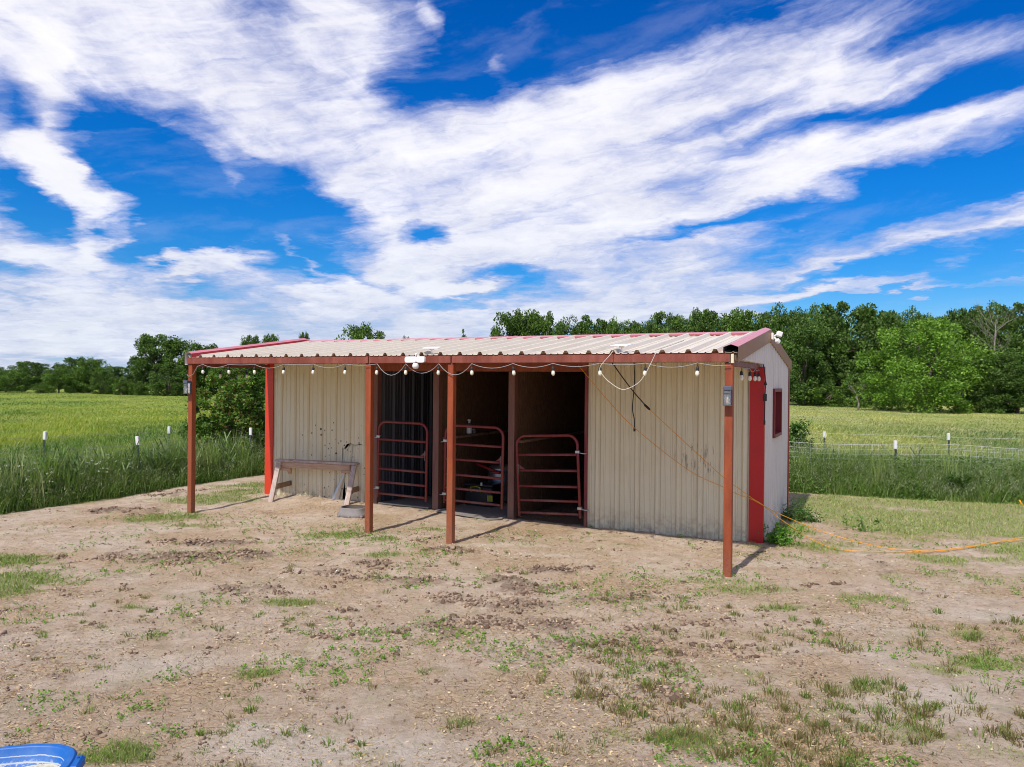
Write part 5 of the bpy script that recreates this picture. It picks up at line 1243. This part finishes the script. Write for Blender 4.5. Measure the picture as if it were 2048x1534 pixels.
# seedlings with round leaves
n = 16000; r_ = 3.9 * (14 / 3.9) ** RNG.uniform(0, 1, n); a = RNG.uniform(R(-41), R(41), n); x = r_ * np.sin(a); y = r_ * np.cos(a)
pt = fbm(x * 1.6, y * 1.6, 181, 4); ok = (pt > .60) & (edge_signed(x, y) < 0) & ~under_roof(x, y); x, y = x[ok], y[ok]; x2 = []; k = 6
for px, py, s_, c_ in ((1420, 1150, .35, 30), (1450, 1160, .4, 30), (1400, 1175, .3, 20), (860, 1110, .2, 15), (700, 1065, .5, 40), (760, 1075, .4, 30), (540, 1085, .2, 10), (320, 1275, .15, 8), (640, 1080, .25, 12), (800, 1090, .3, 16), (70, 1470, .08, 6), (190, 1500, .12, 8), (1300, 1170, .4, 16), (1230, 1160, .4, 14)):
    g_ = gpt(px, py)
    x = np.concatenate([x, g_.x + RNG.normal(0, s_, c_)]); y = np.concatenate([y, g_.y + RNG.normal(0, s_ * .4, c_)])
m_ = len(x); xx = np.repeat(x, k) + RNG.normal(0, .014, m_ * k); yy = np.repeat(y, k) + RNG.normal(0, .014, m_ * k); zz = np.repeat(z_at(x, y), k) + RNG.uniform(.004, .03, m_ * k)
stuff('seedlings', 'tiny bright green seedlings dotted over the dirt', leafy(xx, yy, zz, RNG.uniform(.012, .028, m_ * k), pal(m_ * k, [(.16, .30, .035), (.12, .24, .03), (.21, .34, .06)], .15)), M['leaf'])
# clipped tufts, browned at the foot
def tufts(P):
    B = []
    for (x, y, rad, hh, brown) in P:
        n = int(RNG.integers(16, 34)); a = RNG.uniform(0, 6.28, n); q = np.sqrt(RNG.uniform(0, 1, n)) * rad
        bx, by = x + np.cos(a) * q, y + np.sin(a) * q; ln = np.stack([np.cos(a), np.sin(a)], 1) * (q / rad * hh * .75)[:, None] + RNG.normal(0, .012, (n, 2))
        cols = [(.17, .24, .05), (.12, .185, .035), (.22, .28, .075)] if RNG.uniform() > brown else [(.19, .20, .06), (.24, .17, .075), (.15, .17, .04), (.30, .22, .11)]
        B.append(blades(np.stack([bx, by, np.full(n, hz(x, y) - .004)], 1), hh * RNG.uniform(.55, 1.1, n), RNG.uniform(.004, .0075, n), ln, pal(n, cols, .2), .6))
    return B
P = []
for (px, py, rad, hh, br) in [(1690, 1305, .05, .07, 1), (1830, 1290, .06, .08, .6), (1660, 1380, .08, .08, .8), (1725, 1375, .08, .09, .6), (1780, 1390, .06, .07, .8), (1655, 1410, .09, .06, .4), (1600, 1370, .04, .06, 1), (1565, 1215, .12, .08, .2), (1720, 1225, .12, .07, .7), (1850, 1305, .12, .1, .9),
                              (1990, 1380, .1, .09, .8), (1930, 1390, .07, .08, .5), (1350, 1425, .09, .07, .3), (1430, 1430, .09, .06, .4), (1435, 1385, .06, .06, 1), (1545, 1385, .06, .06, .9), (1075, 1362, .06, .07, .9), (1275, 1310, .08, .06, 1), (1215, 1320, .05, .05, 1), (925, 1450, .1, .1, .2), (905, 1460, .07, .08, .3),
                              (990, 1512, .05, .06, .8), (1125, 1475, .05, .06, .4), (1200, 1480, .07, .06, .4), (1120, 1505, .06, .06, .5), (1470, 1455, .06, .07, .9), (1540, 1475, .05, .06, .8), (1640, 1460, .08, .07, .9), (1760, 1440, .05, .08, .9), (1850, 1420, .05, .07, 1), (1900, 1330, .07, .08, .5), (1530, 1540, .05, .05, .8), (1960, 1480, .06, .07, .7), (1860, 1500, .08, .08, .6),
                              (740, 1375, .05, .05, .8), (525, 1360, .1, .05, .2), (440, 1260, .04, .05, .2), (395, 1150, .05, .1, .2), (300, 1280, .08, .05, .2), (910, 1130, .05, .06, .1), (770, 1185, .06, .05, .1), (730, 1270, .05, .06, .1), (850, 1345, .05, .06, .3), (690, 1440, .06, .06, .3), (580, 1240, .05, .06, .1), (490, 1205, .05, .06, .1)]:
    g = gpt(px, py); P.append((g.x, g.y, rad, hh, br))
for _ in range(700):
    px = RNG.uniform(1150, 2100); py = 1180 + 380 * RNG.uniform() ** .7; g = gpt(px, py)
    if fbm(g.x * 1.2, g.y * 1.2, 191, 3) > .47: P.append((g.x, g.y, RNG.uniform(.02, .07), RNG.uniform(.035, .085), .7))
for _ in range(260):
    px = RNG.uniform(-20, 1300); py = 1060 + 500 * RNG.uniform(); g = gpt(px, py)
    if fbm(g.x * 1.2, g.y * 1.2, 195, 3) > .52: P.append((g.x, g.y, RNG.uniform(.02, .05), RNG.uniform(.02, .055), .3))
stuff('grass_tufts', 'clipped green and brown grass tufts standing on the dirt', join(tufts(P)), M['grass'])
# straw, wood chips and dry clippings
n = 170000; r_ = 3.9 * (16 / 3.9) ** RNG.uniform(0, 1, n); a = RNG.uniform(R(-41), R(41), n); x = r_ * np.sin(a); y = r_ * np.cos(a)
pt = fbm(x * 1.1, y * 1.1, 201, 4); ok = (RNG.uniform(0, 1, n) < np.clip((pt - .34) * 2.6, .08, 1)) & (edge_signed(x, y) < 0.1); x, y, rr = x[ok], y[ok], r_[ok]; m_ = len(x)
s_, t_ = w2l_np(x, y); L = RNG.uniform(.008, .05, m_) ** 1.0; th = RNG.uniform(0, np.pi, m_); d = np.stack([np.cos(th), np.sin(th), RNG.normal(0, .18, m_)], 1); w_ = np.stack([-np.sin(th), np.cos(th), RNG.normal(0, .4, m_)], 1)
ww = np.where(RNG.uniform(0, 1, m_) < .3, RNG.uniform(.006, .012, m_), RNG.uniform(.0016, .0035, m_))[:, None]; L = np.where(ww[:, 0] > .005, np.minimum(L, .020), L)[:, None]
p = np.stack([x, y, z_at(x, y) + .004], 1); V = np.stack([p - d * L / 2 - w_ * ww / 2, p + d * L / 2 - w_ * ww / 2, p + d * L / 2 + w_ * ww / 2, p - d * L / 2 + w_ * ww / 2], 1)
o_ = np.arange(m_)[:, None] * 4; T = np.concatenate([o_ + np.array([[0, 1, 2]]), o_ + np.array([[0, 2, 3]])], 1).reshape(-1, 3)
stuff('straw_litter', 'dry straw, wood chips and clippings scattered over the yard', (V.reshape(-1, 3), T, np.repeat(pal(m_, [(.47, .34, .18), (.56, .43, .25), (.34, .22, .11), (.20, .125, .07), (.62, .52, .36)], .15, [.32, .22, .22, .18, .06]), 4, axis=0)), M['litter'])
# clods and stones
def lumps(x, y, rad, col, flat=.65):
    bm = bmesh.new(); bmesh.ops.create_icosphere(bm, subdivisions=1, radius=1.0); B = np.array([v.co[:] for v in bm.verts]); F = np.array([[v.index for v in f.verts] for f in bm.faces]); bm.free()
    n = len(x); nb = len(B); sc = RNG.uniform(.5, 1.4, (n, 1, 3)); jit = RNG.uniform(.5, 1.35, (n, nb, 1)); th = RNG.uniform(0, 6.28, n)
    V = B[None] * jit * sc; c, s = np.cos(th)[:, None], np.sin(th)[:, None]
    V = np.stack([V[..., 0] * c - V[..., 1] * s, V[..., 0] * s + V[..., 1] * c, V[..., 2] * flat], -1) * rad[:, None, None] + np.stack([x, y, z_at(x, y) + rad * .12], 1)[:, None]
    T = (np.arange(n)[:, None, None] * nb + F[None]).reshape(-1, 3); return V.reshape(-1, 3), T, np.repeat(col, nb, axis=0)
n = 90000; r_ = 3.9 * (16 / 3.9) ** RNG.uniform(0, 1, n); a = RNG.uniform(R(-41), R(41), n); x = r_ * np.sin(a); y = r_ * np.cos(a)
md = mud_mask(x, y); ok = (RNG.uniform(0, 1, n) < md * .42 + .06) & (edge_signed(x, y) < 0); x, y, md = x[ok], y[ok], md[ok]; m_ = len(x)
rad = np.clip(RNG.lognormal(-4.75, .5, m_), .004, .024) * (.65 + .9 * md)
stuff('dirt_clods', 'broken dark dirt clods trampled up across the yard', lumps(x, y, rad, pal(m_, [(.20, .135, .095), (.29, .205, .145), (.13, .085, .06), (.36, .265, .19)], .15)), M['clod'])
cx, cy, cr = [], [], []
for (a_, b_, rx, ry, w) in MUD:
    for _ in range(int(13 * w * (rx + ry))):
        qx, qy = a_ + RNG.normal(0, rx * .6), b_ + RNG.normal(0, ry * .6); kk = int(RNG.integers(10, 46)); sp = RNG.uniform(.025, .10)
        cx.append(qx + RNG.normal(0, sp, kk) * 1.3); cy.append(qy + RNG.normal(0, sp, kk) * .8); cr.append(np.clip(RNG.lognormal(-4.25, .5, kk), .005, .030))
for _ in range(260):
    g_ = gpt(RNG.uniform(0, 1700), RNG.uniform(1010, 1520) if RNG.uniform() < .35 else RNG.uniform(1050, 1330)); kk = int(RNG.integers(3, 16)); sp = RNG.uniform(.015, .05)
    cx.append(g_.x + RNG.normal(0, sp, kk)); cy.append(g_.y + RNG.normal(0, sp, kk)); cr.append(np.clip(RNG.lognormal(-4.6, .45, kk), .005, .025))
cx, cy, cr = np.concatenate(cx), np.concatenate(cy), np.concatenate(cr); ok = (edge_signed(cx, cy) < 0) & ~under_roof(cx, cy); cx, cy, cr = cx[ok], cy[ok], cr[ok]
stuff('churned_dirt', 'dark churned clumps of trampled mud in front of the stalls', lumps(cx, cy, cr, pal(len(cx), [(.19, .13, .09), (.27, .19, .13), (.125, .082, .057), (.35, .255, .175)], .18), .75), M['clod'])
n = 420; r_ = 4 * (15 / 4) ** RNG.uniform(0, 1, n); a = RNG.uniform(R(-41), R(41), n); x = r_ * np.sin(a); y = r_ * np.cos(a); ok = (edge_signed(x, y) < 0) & ~under_roof(x, y); x, y = x[ok], y[ok]
g1 = gpt(925, 1088); g2 = gpt(1000, 1105); k = 260; f = RNG.uniform(0, 1, k); x = np.concatenate([x, g1.x + (g2.x - g1.x) * f * 1.6 + RNG.normal(0, .12, k)]); y = np.concatenate([y, g1.y + (g2.y - g1.y) * f * 1.6 + RNG.normal(0, .07, k)])
stuff('pale_pebbles', 'small pale stones lying on the dirt', lumps(x, y, np.clip(RNG.lognormal(-4.9, .45, len(x)), .003, .018), pal(len(x), [(.54, .45, .34), (.48, .37, .26), (.60, .53, .44)], .1), .6), M['clod'])

# ================================================================ single plants
def plant(name, label, cat, loc, geo, mat, stems=None, group=None, part_name='foliage'):
    r = thing(name, label, cat, loc, 0, group); V, T, C = geo
    link(part_name, np_mesh(part_name, V - np.array(loc), T, C, mat=mat), None, r)
    if stems:
        b = MB()
        for (p, rad) in stems: b.tube([Vector(q) - Vector(loc) for q in p], rad, 6)
        b.build('stems', M['bark'] if name in ('shrub', 'sapling') else M['stem'], r)
    return r
def shrub(label, X, Y, wx, wy, hgt, nl, ls, cols, nst=8, low=.05, name='shrub', dense=26):
    z = hz(X, Y); st = []; cl = []
    for i in range(nst):
        a = random.uniform(0, 6.28); q = random.uniform(.2, 1); tip = Vector((X + math.cos(a) * wx * q * .8, Y + math.sin(a) * wy * q * .8, z + hgt * random.uniform(.6, .97) * (1.05 - .35 * q)))
        b0 = Vector((X + random.uniform(-.12, .12), Y + random.uniform(-.12, .12), z - .05)); mid = b0.lerp(tip, .5) + Vector((random.uniform(-.1, .1), random.uniform(-.1, .1), hgt * .08))
        st.append(([b0, mid, tip], [.022, .014, .005]))
        for k in range(5): f = random.uniform(.35, 1); cl.append(b0.lerp(tip, f) + Vector((random.uniform(-.2, .2), random.uniform(-.2, .2), random.uniform(-.1, .15))))
    for i in range(dense):
        a = random.uniform(0, 6.28); q = math.sqrt(random.uniform(0, 1)); zz = random.uniform(low, 1); cl.append(Vector((X + math.cos(a) * wx * q * (1.05 - .5 * zz * zz), Y + math.sin(a) * wy * q * (1.05 - .5 * zz * zz), z + zz * hgt * .93)))
    C = np.array([c[:] for c in cl]); k = RNG.integers(0, len(C), nl); rad = RNG.uniform(.10, .26, len(C)) * (wx / .9) ** .5
    u = RNG.normal(0, 1, (nl, 3)); u /= np.linalg.norm(u, axis=1)[:, None]; p = C[k] + u * (rad[k] * RNG.uniform(.3, 1, nl))[:, None]; p[:, 2] = np.maximum(p[:, 2], z + .02)
    return plant(name, label, 'shrub', (X, Y, z), leafy(p[:, 0], p[:, 1], p[:, 2], ls * RNG.uniform(.6, 1.3, nl), pal(nl, cols, .22)), M['leaf'], st)
g = dpt(458, 17.9); shrub('bushy green sapling shrub between the far left post and the shed wall', g.x, g.y, .95, .8, 2.45, 17000, .085, [(.095, .195, .024), (.135, .25, .034), (.065, .14, .018), (.19, .29, .05), (.22, .17, .06)], 12, .05, 'shrub', 40)
g = dpt(512, 18.4); shrub('darker green shrub tucked against the left end of the shed', g.x, g.y, .65, .6, 2.35, 9000, .08, [(.065, .14, .018), (.09, .175, .024), (.045, .10, .014)], 8)
g = dpt(400, 17.6); shrub('low leafy shrub in the tall grass behind the far left post', g.x, g.y, .55, .45, 1.35, 4500, .075, [(.085, .17, .022), (.12, .215, .03), (.06, .125, .018)], 6)
g = dpt(1597, 17.1); shrub('dark green shrub behind the wire fence right of the shed', g.x, g.y, .5, .5, 1.35, 6500, .06, [(.06, .14, .02), (.09, .185, .028), (.045, .10, .016)], 7)
g = gpt(1556, 1088); shrub('low bright green weed at the right front corner of the shed', g.x, g.y, .20, .13, .17, 900, .04, [(.10, .24, .02), (.14, .30, .03), (.07, .18, .02)], 6, .05, 'weed', 12)
g = gpt(1590, 1040); shrub('shaded rank weed along the right wall of the shed', g.x, g.y, .22, .5, .17, 1500, .035, [(.07, .15, .025), (.10, .19, .035), (.05, .11, .02)], 6, .05, 'weed', 18)
g = gpt(1720, 1063); shrub('small leafy weed standing alone in the grass by the orange cords', g.x, g.y, .07, .05, .2, 120, .045, [(.10, .22, .03), (.13, .26, .04)], 3, .2, 'weed', 4)
g = gpt(1357, 1062); shrub('small weed at the foot of the right wall', g.x, g.y, .06, .05, .13, 110, .035, [(.10, .22, .03), (.13, .26, .04)], 3, .1, 'weed', 4)
g = gpt(632, 990, .1); shrub('little tuft of weed under the sawhorse', g.x, g.y, .10, .07, .12, 260, .03, [(.10, .2, .03), (.13, .24, .04)], 4, .1, 'weed', 6)
for (px, d, lab) in ((1925, 14.35, 'large dock plant with long dark leaves at the right fence'), (1960, 14.6, 'dock plant with upright leaves just right of the larger one'), (1905, 14.5, 'small dock plant left of the larger one')):
    g = dpt(px, d); n = 70; a = RNG.uniform(0, 6.28, n); ln = RNG.uniform(.14, .30, n); base = np.stack([g.x + RNG.normal(0, .07, n), g.y + RNG.normal(0, .07, n), hz(g.x, g.y) + RNG.uniform(.02, .42, n)], 1)
    B = [blades(base, ln * RNG.uniform(.3, .9, n), RNG.uniform(.04, .07, n), np.stack([np.cos(a), np.sin(a)], 1) * ln[:, None] * .8, pal(n, [(.05, .12, .025), (.07, .15, .03), (.09, .18, .035)], .2), .5)]
    st = [([(g.x + dx, g.y, hz(g.x, g.y) - .03), (g.x + dx * 1.6, g.y + .02, hz(g.x, g.y) + .62)], [.008, .004]) for dx in (-.06, .02, .08)]
    plant('dock_plant', lab, 'plant', (g.x, g.y, hz(g.x, g.y)), join(B), M['leaf'], st, None, 'leaves')
b = MB(); g = gpt(2042, 1012); r = thing('marker_stake', 'short orange stake leaning at the far right edge by the fence', 'stake', (g.x, g.y, hz(g.x, g.y)))
b.tube([(0.05, 0, -.05), (-.03, 0, .10)], .014, 8); b.build('shaft', M['orange'], r)

# ================================================================ trees
def crown(seed, w=8.0, h=8.0, ncl=90, per=150, leaf=.26, low=.02, shape='round', cols=None, jag=.0):
    rg = np.random.default_rng(seed); cl = []; rad = []
    lob = rg.uniform(0, 6.28, 5)
    while len(cl) < ncl:
        p = rg.uniform(-1, 1, 3); q = np.hypot(p[0], p[1]); zz = (p[2] + 1) / 2
        a = math.atan2(p[1], p[0]); lf = 1 + .16 * math.sin(3 * a + lob[0]) + .12 * math.sin(5 * a + lob[1] + zz * 4)
        prof = {'round': math.sqrt(max(0, 1 - (max(0, zz - .42) / .60) ** 2)) * (0.72 + .28 * min(1, zz / .3)), 'wood': math.sqrt(max(0, 1 - (max(0, zz - .50) / .53) ** 2)) * (.86 + .14 * zz),
                'cone': max(0.05, 1.02 - zz) ** .6, 'umb': (0.25 if zz < .35 else math.sqrt(max(0, 1 - (abs(zz - .68) / .36) ** 2)))}[shape] * lf
        if q > prof or rg.uniform() > .25 + .75 * (q / max(prof, .05)) ** 2 and zz < .8: continue
        cl.append((p[0] * w / 2 * .9, p[1] * w / 2 * .9, low * h + zz * h * (.94 - low))); rad.append(rg.uniform(.06, .135) * w)
    C = np.array(cl); rad = np.array(rad); n = ncl * per; k = np.repeat(np.arange(ncl), per)
    u = rg.normal(0, 1, (n, 3)); u[:, 2] = u[:, 2] * .8 + .25; u /= np.linalg.norm(u, axis=1)[:, None]
    f = rg.uniform(.25, 1, n) ** .6; p = C[k] + u * (rad[k] * f)[:, None] * np.array([1.0, 1.0, .88]); p[:, 2] = np.maximum(p[:, 2], .12)
    # sprigs sticking out of the top
    d = u * .7 + rg.normal(0, .75, (n, 3)); d[:, 2] += .15; d /= np.linalg.norm(d, axis=1)[:, None]
    s = np.cross(d, u * .5 + rg.normal(0, .6, (n, 3))); s /= np.linalg.norm(s, axis=1)[:, None] + 1e-9; L = (leaf * rg.uniform(.55, 1.35, n))[:, None]
    V = np.stack([p - d * L * .5, p + s * L * .30, p + d * L * .5, p - s * L * .30], 1); o = np.arange(n)[:, None] * 4; T = np.concatenate([o + np.array([[0, 1, 2]]), o + np.array([[0, 2, 3]])], 1).reshape(-1, 3)
    cb = rg.uniform(.75, 1.3, (ncl, 1)); col = np.array(cols)[rg.choice(len(cols), n)] * rg.uniform(.8, 1.22, (n, 1)) * cb[k]
    return np_mesh('crown', V.reshape(-1, 3), T, np.repeat(np.clip(col, 0, 1), 4, axis=0), mat=M['leaf']), C
def trunk(seed, h=8.0, C=None, r0=.22):
    rg = random.Random(seed); b = MB(); top = Vector((rg.uniform(-.5, .5), rg.uniform(-.5, .5), h * .62)); mid = Vector((rg.uniform(-.2, .2), rg.uniform(-.2, .2), h * .3))
    b.tube([(0, 0, -.3), (0, 0, .15), mid, top], [r0 * 1.35, r0, r0 * .72, r0 * .3], 8)
    idx = list(range(len(C))); rg.shuffle(idx)
    for i in idx[:14]:
        c = Vector(C[i]); f = rg.uniform(.25, .95); st = Vector((0, 0, .15)).lerp(mid, f) if f < .6 else mid.lerp(top, f - .3); k = st.lerp(c, .5) + Vector((0, 0, h * .04))
        b.tube([st, k, c], [r0 * .42, r0 * .24, r0 * .07], 5)
    me = b.mesh('trunk'); me.materials.append(M['bark']); return me
DARK = [(.068, .130, .022), (.092, .165, .030), (.047, .098, .018), (.120, .19, .042)]
MID = [(.080, .155, .022), (.108, .19, .030), (.058, .12, .018), (.14, .22, .045)]
BRIGHT = [(.12, .23, .022), (.155, .275, .03), (.085, .175, .02), (.19, .31, .05)]
KIND = {}
for nm, a in {'oakA': (1, 8, 8, 95, 150, .27, .02, 'round', DARK), 'oakB': (2, 8.6, 7.6, 95, 150, .27, .03, 'round', MID), 'woodA': (3, 8, 9, 110, 150, .27, .0, 'wood', DARK), 'woodB': (4, 8, 9, 110, 150, .27, .0, 'wood', MID),
              'woodC': (8, 8, 9, 110, 150, .25, .0, 'wood', DARK), 'bright': (5, 8.4, 8, 150, 190, .19, .0, 'round', BRIGHT), 'tall': (6, 7, 9, 80, 150, .26, .03, 'umb', DARK), 'bush': (7, 6, 4, 50, 130, .24, .0, 'round', MID), 'cedar': (9, 5, 8, 80, 160, .2, .0, 'cone', DARK)}.items():
    me, C = crown(a[0], a[1], a[2], a[3], a[4], a[5], a[6], a[7], a[8]); KIND[nm] = (me, trunk(a[0] + 50, a[2], C, .2), a[1], a[2])
def tree(kind, px, py_top, wpx, d, label, group=None, dy=0.0, base=None, name='tree'):
    me, tm, w, h = KIND[kind]; g = dpt(px, d); z = hz(g.x, g.y) if base is None else base
    H = (ztop(px, py_top, d) - z) * 1.05; W = wpx * d / CF
    r = thing(name, label, 'tree', (g.x, g.y, z), random.uniform(0, 6.28), group); r.scale = (W / w, W / w, H / h)
    link('crown', me, None, r); link('trunk', tm, None, r); return r
TREES = [
    # left: along the far side of the pasture
    ('oakA', -45, 733, 120, 116, 'dark rounded tree cut by the left picture edge'), ('oakB', 12, 741, 95, 108, 'low dark tree nearest the left picture edge, at the pasture side'), ('woodA', 55, 723, 90, 132, 'taller dark tree behind the low one at far left'),
    ('oakB', 118, 736, 70, 107, 'rounded low tree left in the thicket left of the hay field gap'), ('oakA', 152, 714, 80, 112, 'tallest rounded tree of the thicket in the left pasture'), ('oakB', 183, 718, 75, 110, 'rounded tree at the right of the left pasture thicket'), ('oakA', 207, 741, 55, 103, 'low dark tree at the right foot of the left pasture thicket'),
    ('bush', 82, 766, 26, 104, 'small round bush alone in the gap of the left tree line'), ('bush', 246, 757, 46, 100, 'light green bush between the left thicket and the tall oaks'), ('bush', 278, 762, 40, 98, 'low bush in front of the tall oaks, its left one'),
    ('tall', 312, 671, 92, 100, 'tallest oak on the left with an open airy top'), ('oakA', 276, 712, 70, 101, 'dark oak left of the tall airy one'), ('oakA', 340, 725, 90, 97, 'dark oak below and right of the tall airy one'), ('oakB', 372, 682, 105, 101, 'broad oak behind the far left porch post'),
    ('oakA', 415, 688, 90, 103, 'oak seen just right of the far left porch post, under the eave'), ('oakB', 462, 712, 90, 99, 'oak behind the bushy sapling'), ('oakA', 520, 716, 95, 100, 'oak behind the left end of the shed'),
    # over the ridge
    ('tall', 502, 673, 44, 99, 'small treetop over the left rake of the roof'), ('tall', 542, 671, 42, 102, 'pair-like small treetop just left of the ridge end'), ('tall', 607, 667, 26, 101, 'tiny treetop at the left end of the ridge'),
    ('oakB', 728, 651, 120, 97, 'rounded treetop above the left half of the ridge'), ('oakA', 812, 673, 40, 112, 'treetop barely clearing the ridge left of the middle'), ('cedar', 927, 661, 30, 95, 'thin spiky treetop alone above the middle of the ridge'),
    ('oakA', 1024, 621, 108, 92, 'left half of the broad oak above the middle of the ridge'), ('woodB', 1052, 624, 110, 93, 'middle of the broad oak above the middle of the ridge'), ('oakA', 1080, 622, 100, 94, 'right half of the broad oak above the middle of the ridge'), ('woodC', 1128, 640, 90, 93, 'rounded treetop just right of the broad oak above the ridge'), ('cedar', 1162, 634, 110, 92, 'spiky dark treetop right of the broad oak'), ('woodA', 1200, 640, 110, 95, 'dark treetop above the ridge between the spiky one and the low one'), ('oakB', 1232, 641, 70, 92, 'small light treetop above the ridge'),
    ('woodB', 1258, 644, 100, 93, 'rounded treetop between the small light one and the right wood'), ('oakA', 1290, 640, 110, 92, 'low rounded treetop where the right wood begins'),
    # right wood
    ('woodB', 1350, 636, 110, 92, 'leftmost tree of the right wood rising above the roof'), ('woodA', 1415, 622, 120, 94, 'second tree of the right wood above the roof'), ('woodB', 1490, 620, 130, 94, 'tree of the right wood above the gable end'), ('woodC', 1570, 618, 130, 92, 'tree of the right wood just right of the gable peak'),
    ('woodC', 1610, 640, 150, 80, 'dark low-branched tree standing right beside the gable wall'), ('woodA', 1690, 606, 175, 82, 'tallest dark tree of the right wood'), ('woodB', 1640, 612, 110, 90, 'tree top behind the tallest one, at its left'), ('woodA', 1745, 620, 130, 84, 'dark tree between the tallest one and the bright bushy tree'),
    ('woodC', 1800, 632, 130, 88, 'dark tree behind the left of the bright bushy tree'), ('woodB', 1862, 632, 130, 90, 'tree top behind the bright bushy tree'), ('woodA', 1925, 620, 130, 84, 'dark tree behind the right of the bright bushy tree'), ('woodB', 1972, 607, 120, 86, 'tall tree behind the dead grey tree'),
    ('woodA', 2040, 608, 150, 80, 'tall dark tree at the right picture edge'), ('woodC', 2120, 620, 160, 78, 'dark tree beyond the right picture edge'), ('bright', 1850, 641, 238, 63, 'bright green bushy tree in front of the right wood'),
    ('woodC', 2035, 700, 150, 62, 'dark low tree at the right edge in front of the wood'), ('woodC', 1992, 712, 120, 62, 'dark low bush between the bright tree and the right edge'), ('bush', 1730, 745, 90, 74, 'loose pale bush at the left foot of the bright tree'), ('bush', 1655, 770, 110, 77, 'low dark bush at the foot of the right wood near the shed'),
]
for a in TREES: tree(*a)
# farther rows closing the horizon behind, hardly told apart
ORD = ['first', 'second', 'third', 'fourth', 'fifth', 'sixth', 'seventh', 'eighth', 'ninth', 'tenth', 'eleventh', 'twelfth', 'thirteenth', 'fourteenth']
for i, px in enumerate(range(-60, 520, 52)):
    tree(['woodA', 'woodB', 'oakA'][i % 3], px + random.uniform(-12, 12), 731 + random.uniform(-5, 5), 84, 158 + random.uniform(-6, 6), 'distant tree of the far row beyond the left pasture, %s from the left' % ORD[i], 'far row of trees beyond the left pasture')
for i, px in enumerate(range(560, 1330, 62)):
    tree(['woodA', 'woodB', 'woodC'][i % 3], px + random.uniform(-12, 12), 690 + random.uniform(-4, 6), 90, 104 + random.uniform(-4, 4), 'tree of the wood mostly hidden by the shed roof, %s from the left' % ORD[i], 'trees hidden behind the shed')
for i, px in enumerate(range(1330, 2200, 70)):
    tree(['woodA', 'woodC', 'woodB'][i % 3], px + random.uniform(-12, 12), 630 + random.uniform(-8, 8), 105, 101 + random.uniform(-3, 3), 'tree of the back row of the right wood, %s from the left' % ORD[i], 'back row of the right wood')
# dead trees
def dead(label, px, d, top, wpx, n=16):
    g = dpt(px, d); z = hz(g.x, g.y); H = ztop(px, top, d) - z; W = wpx * d / CF; r = thing('dead_tree', label, 'tree', (g.x, g.y, z)); b = MB(); rg = random.Random(px)
    b.tube([(0, 0, -.2), (.1, 0, H * .3), (-.1, 0, H * .62), (0.05, 0, H * .9)], [.12, .09, .06, .02], 7); b.build('trunk', M['dead'], r); b = MB()
    def br(p, dr, L, rad, lv):
        q = p + dr * L * .5 + Vector((rg.uniform(-.1, .1), 0, rg.uniform(-.05, .1))) * L; e = p + dr * L; b.tube([p, q, e], [rad, rad * .7, rad * .35], 5)
        if lv:
            for _ in range(3): br(q.lerp(e, rg.uniform(0, 1)), (dr + Vector((rg.uniform(-.8, .8), rg.uniform(-.6, .6), rg.uniform(-.1, .9)))).normalized(), L * rg.uniform(.4, .7), rad * .5, lv - 1)
    for i in range(n):
        zz = H * rg.uniform(.3, .88); a = rg.uniform(0, 6.28); br(Vector((0, 0, zz)), Vector((math.cos(a) * .8, math.sin(a) * .6, rg.uniform(.35, 1.1))).normalized(), W * rg.uniform(.35, .62), .021, 2)
    b.build('branches', M['dead'], r)
dead('dead grey leafless tree against the right wood', 1990, 68, 618, 80, 22)
dead('small bare grey snag at the left foot of the bright tree', 1716, 66, 778, 44, 7)
dead('bare grey snag above the ridge beside the broad oak', 1092, 88, 648, 26, 8)
